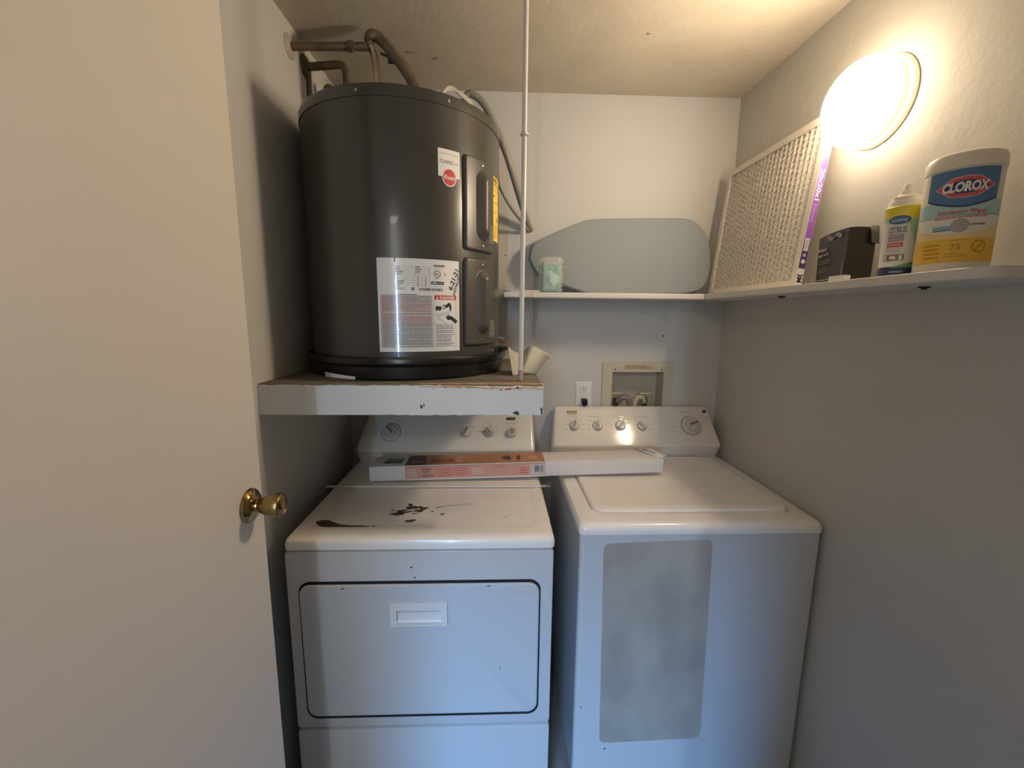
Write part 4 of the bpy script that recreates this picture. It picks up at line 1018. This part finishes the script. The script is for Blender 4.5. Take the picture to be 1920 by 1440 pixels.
dc.rect(.040, qq(1.091), .078, qq(1.102), m_pipe); dc.rect(.044, qq(1.094), .074, qq(1.099), m_brassd, 1); dc.rect(.038, qq(1.078), .080, qq(1.080), m_inkl)
for (x, wd) in ((-.16, .06), (-.045, .025)): dc.rect(x, qq(1.080), x+wd, qq(1.0825), m_inkl)
for x in (-.125, -.030): ticks(dc, x, qq(1.045), .028, 5, -80, 80)
ticks(dc, -.426, qq(1.045), .054, 8, -150, -30); ticks(dc, -.426, qq(1.045), .054, 6, 20, 150)
dc.merge(c)

# ------------------------------------------------------------------ carton across both machines
t = thing('long_carton', 'long narrow white carton with orange sleeve lying across both machines', 'carton', (.08, 1.55, .916))
Ap = V((-.458, 1.500, .9165)); Bp = V((.628, 1.528, .9365)); ex = (Bp-Ap).normalized(); ey = V((-ex.y, ex.x, 0)).normalized(); ez = ex.cross(ey)
MC = Matrix((ex, ey, ez)).transposed().to_4x4(); MC.translation = Ap; LC = (Bp-Ap).length
bm = box(0, LC, 0, .112, 0, .055, .0012, MC); obj('carton_body', bm, m_card, t)
cf = lambda s, q_, h: MC @ V((s, -h, q_)); ct = lambda s, q_, h: MC @ V((s, q_, .055+h))
bm = box(.128, .640, -.0008, .1128, -.0001, .0558, 0, MC); sl = obj('sleeve', bm, m_card, t)
dc = Deco(cf, base=.0012, seg=.2)
dc.rect(.128, .006, .640, .051, m_orgl); dc.rect(.128, .051, .640, .0525, m_orgd)
dc.rect(.585, .010, .637, .050, m_white, 1); dc.rect(.588, .013, .634, .047, m_ink, 2); dc.rect(.5895, .0145, .6325, .0455, m_white, 3)
x = .594
while x < .628: wv = random.choice((.001, .002, .003)); dc.rect(x, .018, x+wv, .043, m_ink, 4); x += wv+random.choice((.001, .0015, .002))
dc.text('Mini Blind', .190, .038, .010, m_orgd, 1, width=.03, bold=.02); dc.text('WHITE', .190, .028, .008, m_orgd, 1, width=.022, bold=.02); dc.lines(.19, .235, .010, .022, 2, m_orgd, .35)
dc.lines(.245, .30, .012, .045, 4, m_redl, .3); dc.lines(.305, .36, .012, .045, 4, m_redl, .3); dc.lines(.37, .42, .015, .042, 3, m_card, .3); dc.lines(.135, .175, .010, .042, 4, m_card, .3); dc.text('1 INCH SLATS', .445, .040, .007, m_orgd, 1, width=.045); dc.lines(.545, .575, .012, .038, 3, m_redl, .4)
dc.build('front_print', sl)
dc = Deco(ct, base=.0012, seg=.2)
dc.rect(.128, .002, .640, .110, m_orange); dc.poly([(.128, .002), (.205, .002), (.19, .110), (.128, .110)], m_orgd, 1); dc.text('Blinds', .215, .03, .05, m_orgd, 1, width=.09, bold=.02); dc.rect(.31, .02, .335, .09, m_orgl, 1); dc.text('Blinds', .145, .02, .04, m_orgl, 2, width=.05)
dc.blob(.50, .055, .02, .022, m_orgd, 1); dc.blob(.545, .055, .008, .03, m_orgd, 1); dc.blob(.60, .05, .015, .03, m_orgl, 1)
dc.build('top_print', sl)
dc = Deco(ct, base=.0008, seg=.2); dc.poly([(.045, .030), (.110, .030), (.112, .080), (.050, .080)], m_black); dc.rect(.052, .045, .105, .075, m_greygreen, 1); dc.build('window_slot', t)
bm = bmesh.new(); fl = [(-.085, -.004, .0012), (0.012, .004, .0015), (.028, .080, .010), (-.085+.03, .112, .008)]
vs = [bm.verts.new(MC @ V((LC+a, b, .055+c_))) for a, b, c_ in ((-.010, .002, .001), (.022, .018, .006), (-.02, .112, .014), (-.075, .108, .006))]; bm.faces.new(vs)
o = obj('end_flap', bm, m_card, t); o.modifiers.new('s', 'SOLIDIFY').thickness = .001
dc = Deco(lambda s, q_, h: MC @ (V((LC-.010, .002, .056)).lerp(V((LC-.075, .108, .061)), q_).lerp(V((LC+.022, .018, .061)).lerp(V((LC-.02, .112, .069)), q_), s)+V((0, 0, h))), base=.0012)
dc.text('43 x 64', .40, .30, .2, m_ink, 1, rot=RD(90), bold=.03, width=.5); dc.rect(.25, .2, .27, .8, m_inkl); dc.build('flap_print', o)

# thin wand
t = thing('blind_wand', 'thin white rod lying on the dryer in front of the carton', 'rod', (-.2, 1.45, .915))
bm = bmesh.new(); tube(bm, [(-.592, 1.447, .9198), (-.2, 1.446, .9192), (.160, 1.442, .9195)], .0042, 12, 6); obj('wand_body', bm, m_rod, t)
bm = bmesh.new(); lathe(bm, [(.0055, 0), (.0055, .018), (.003, .020), (.0028, .032), (0, .033)], frame_m((.158, 1.442, .9195), (1, 0, 0)), 14); obj('tip', bm, m_steel, t)
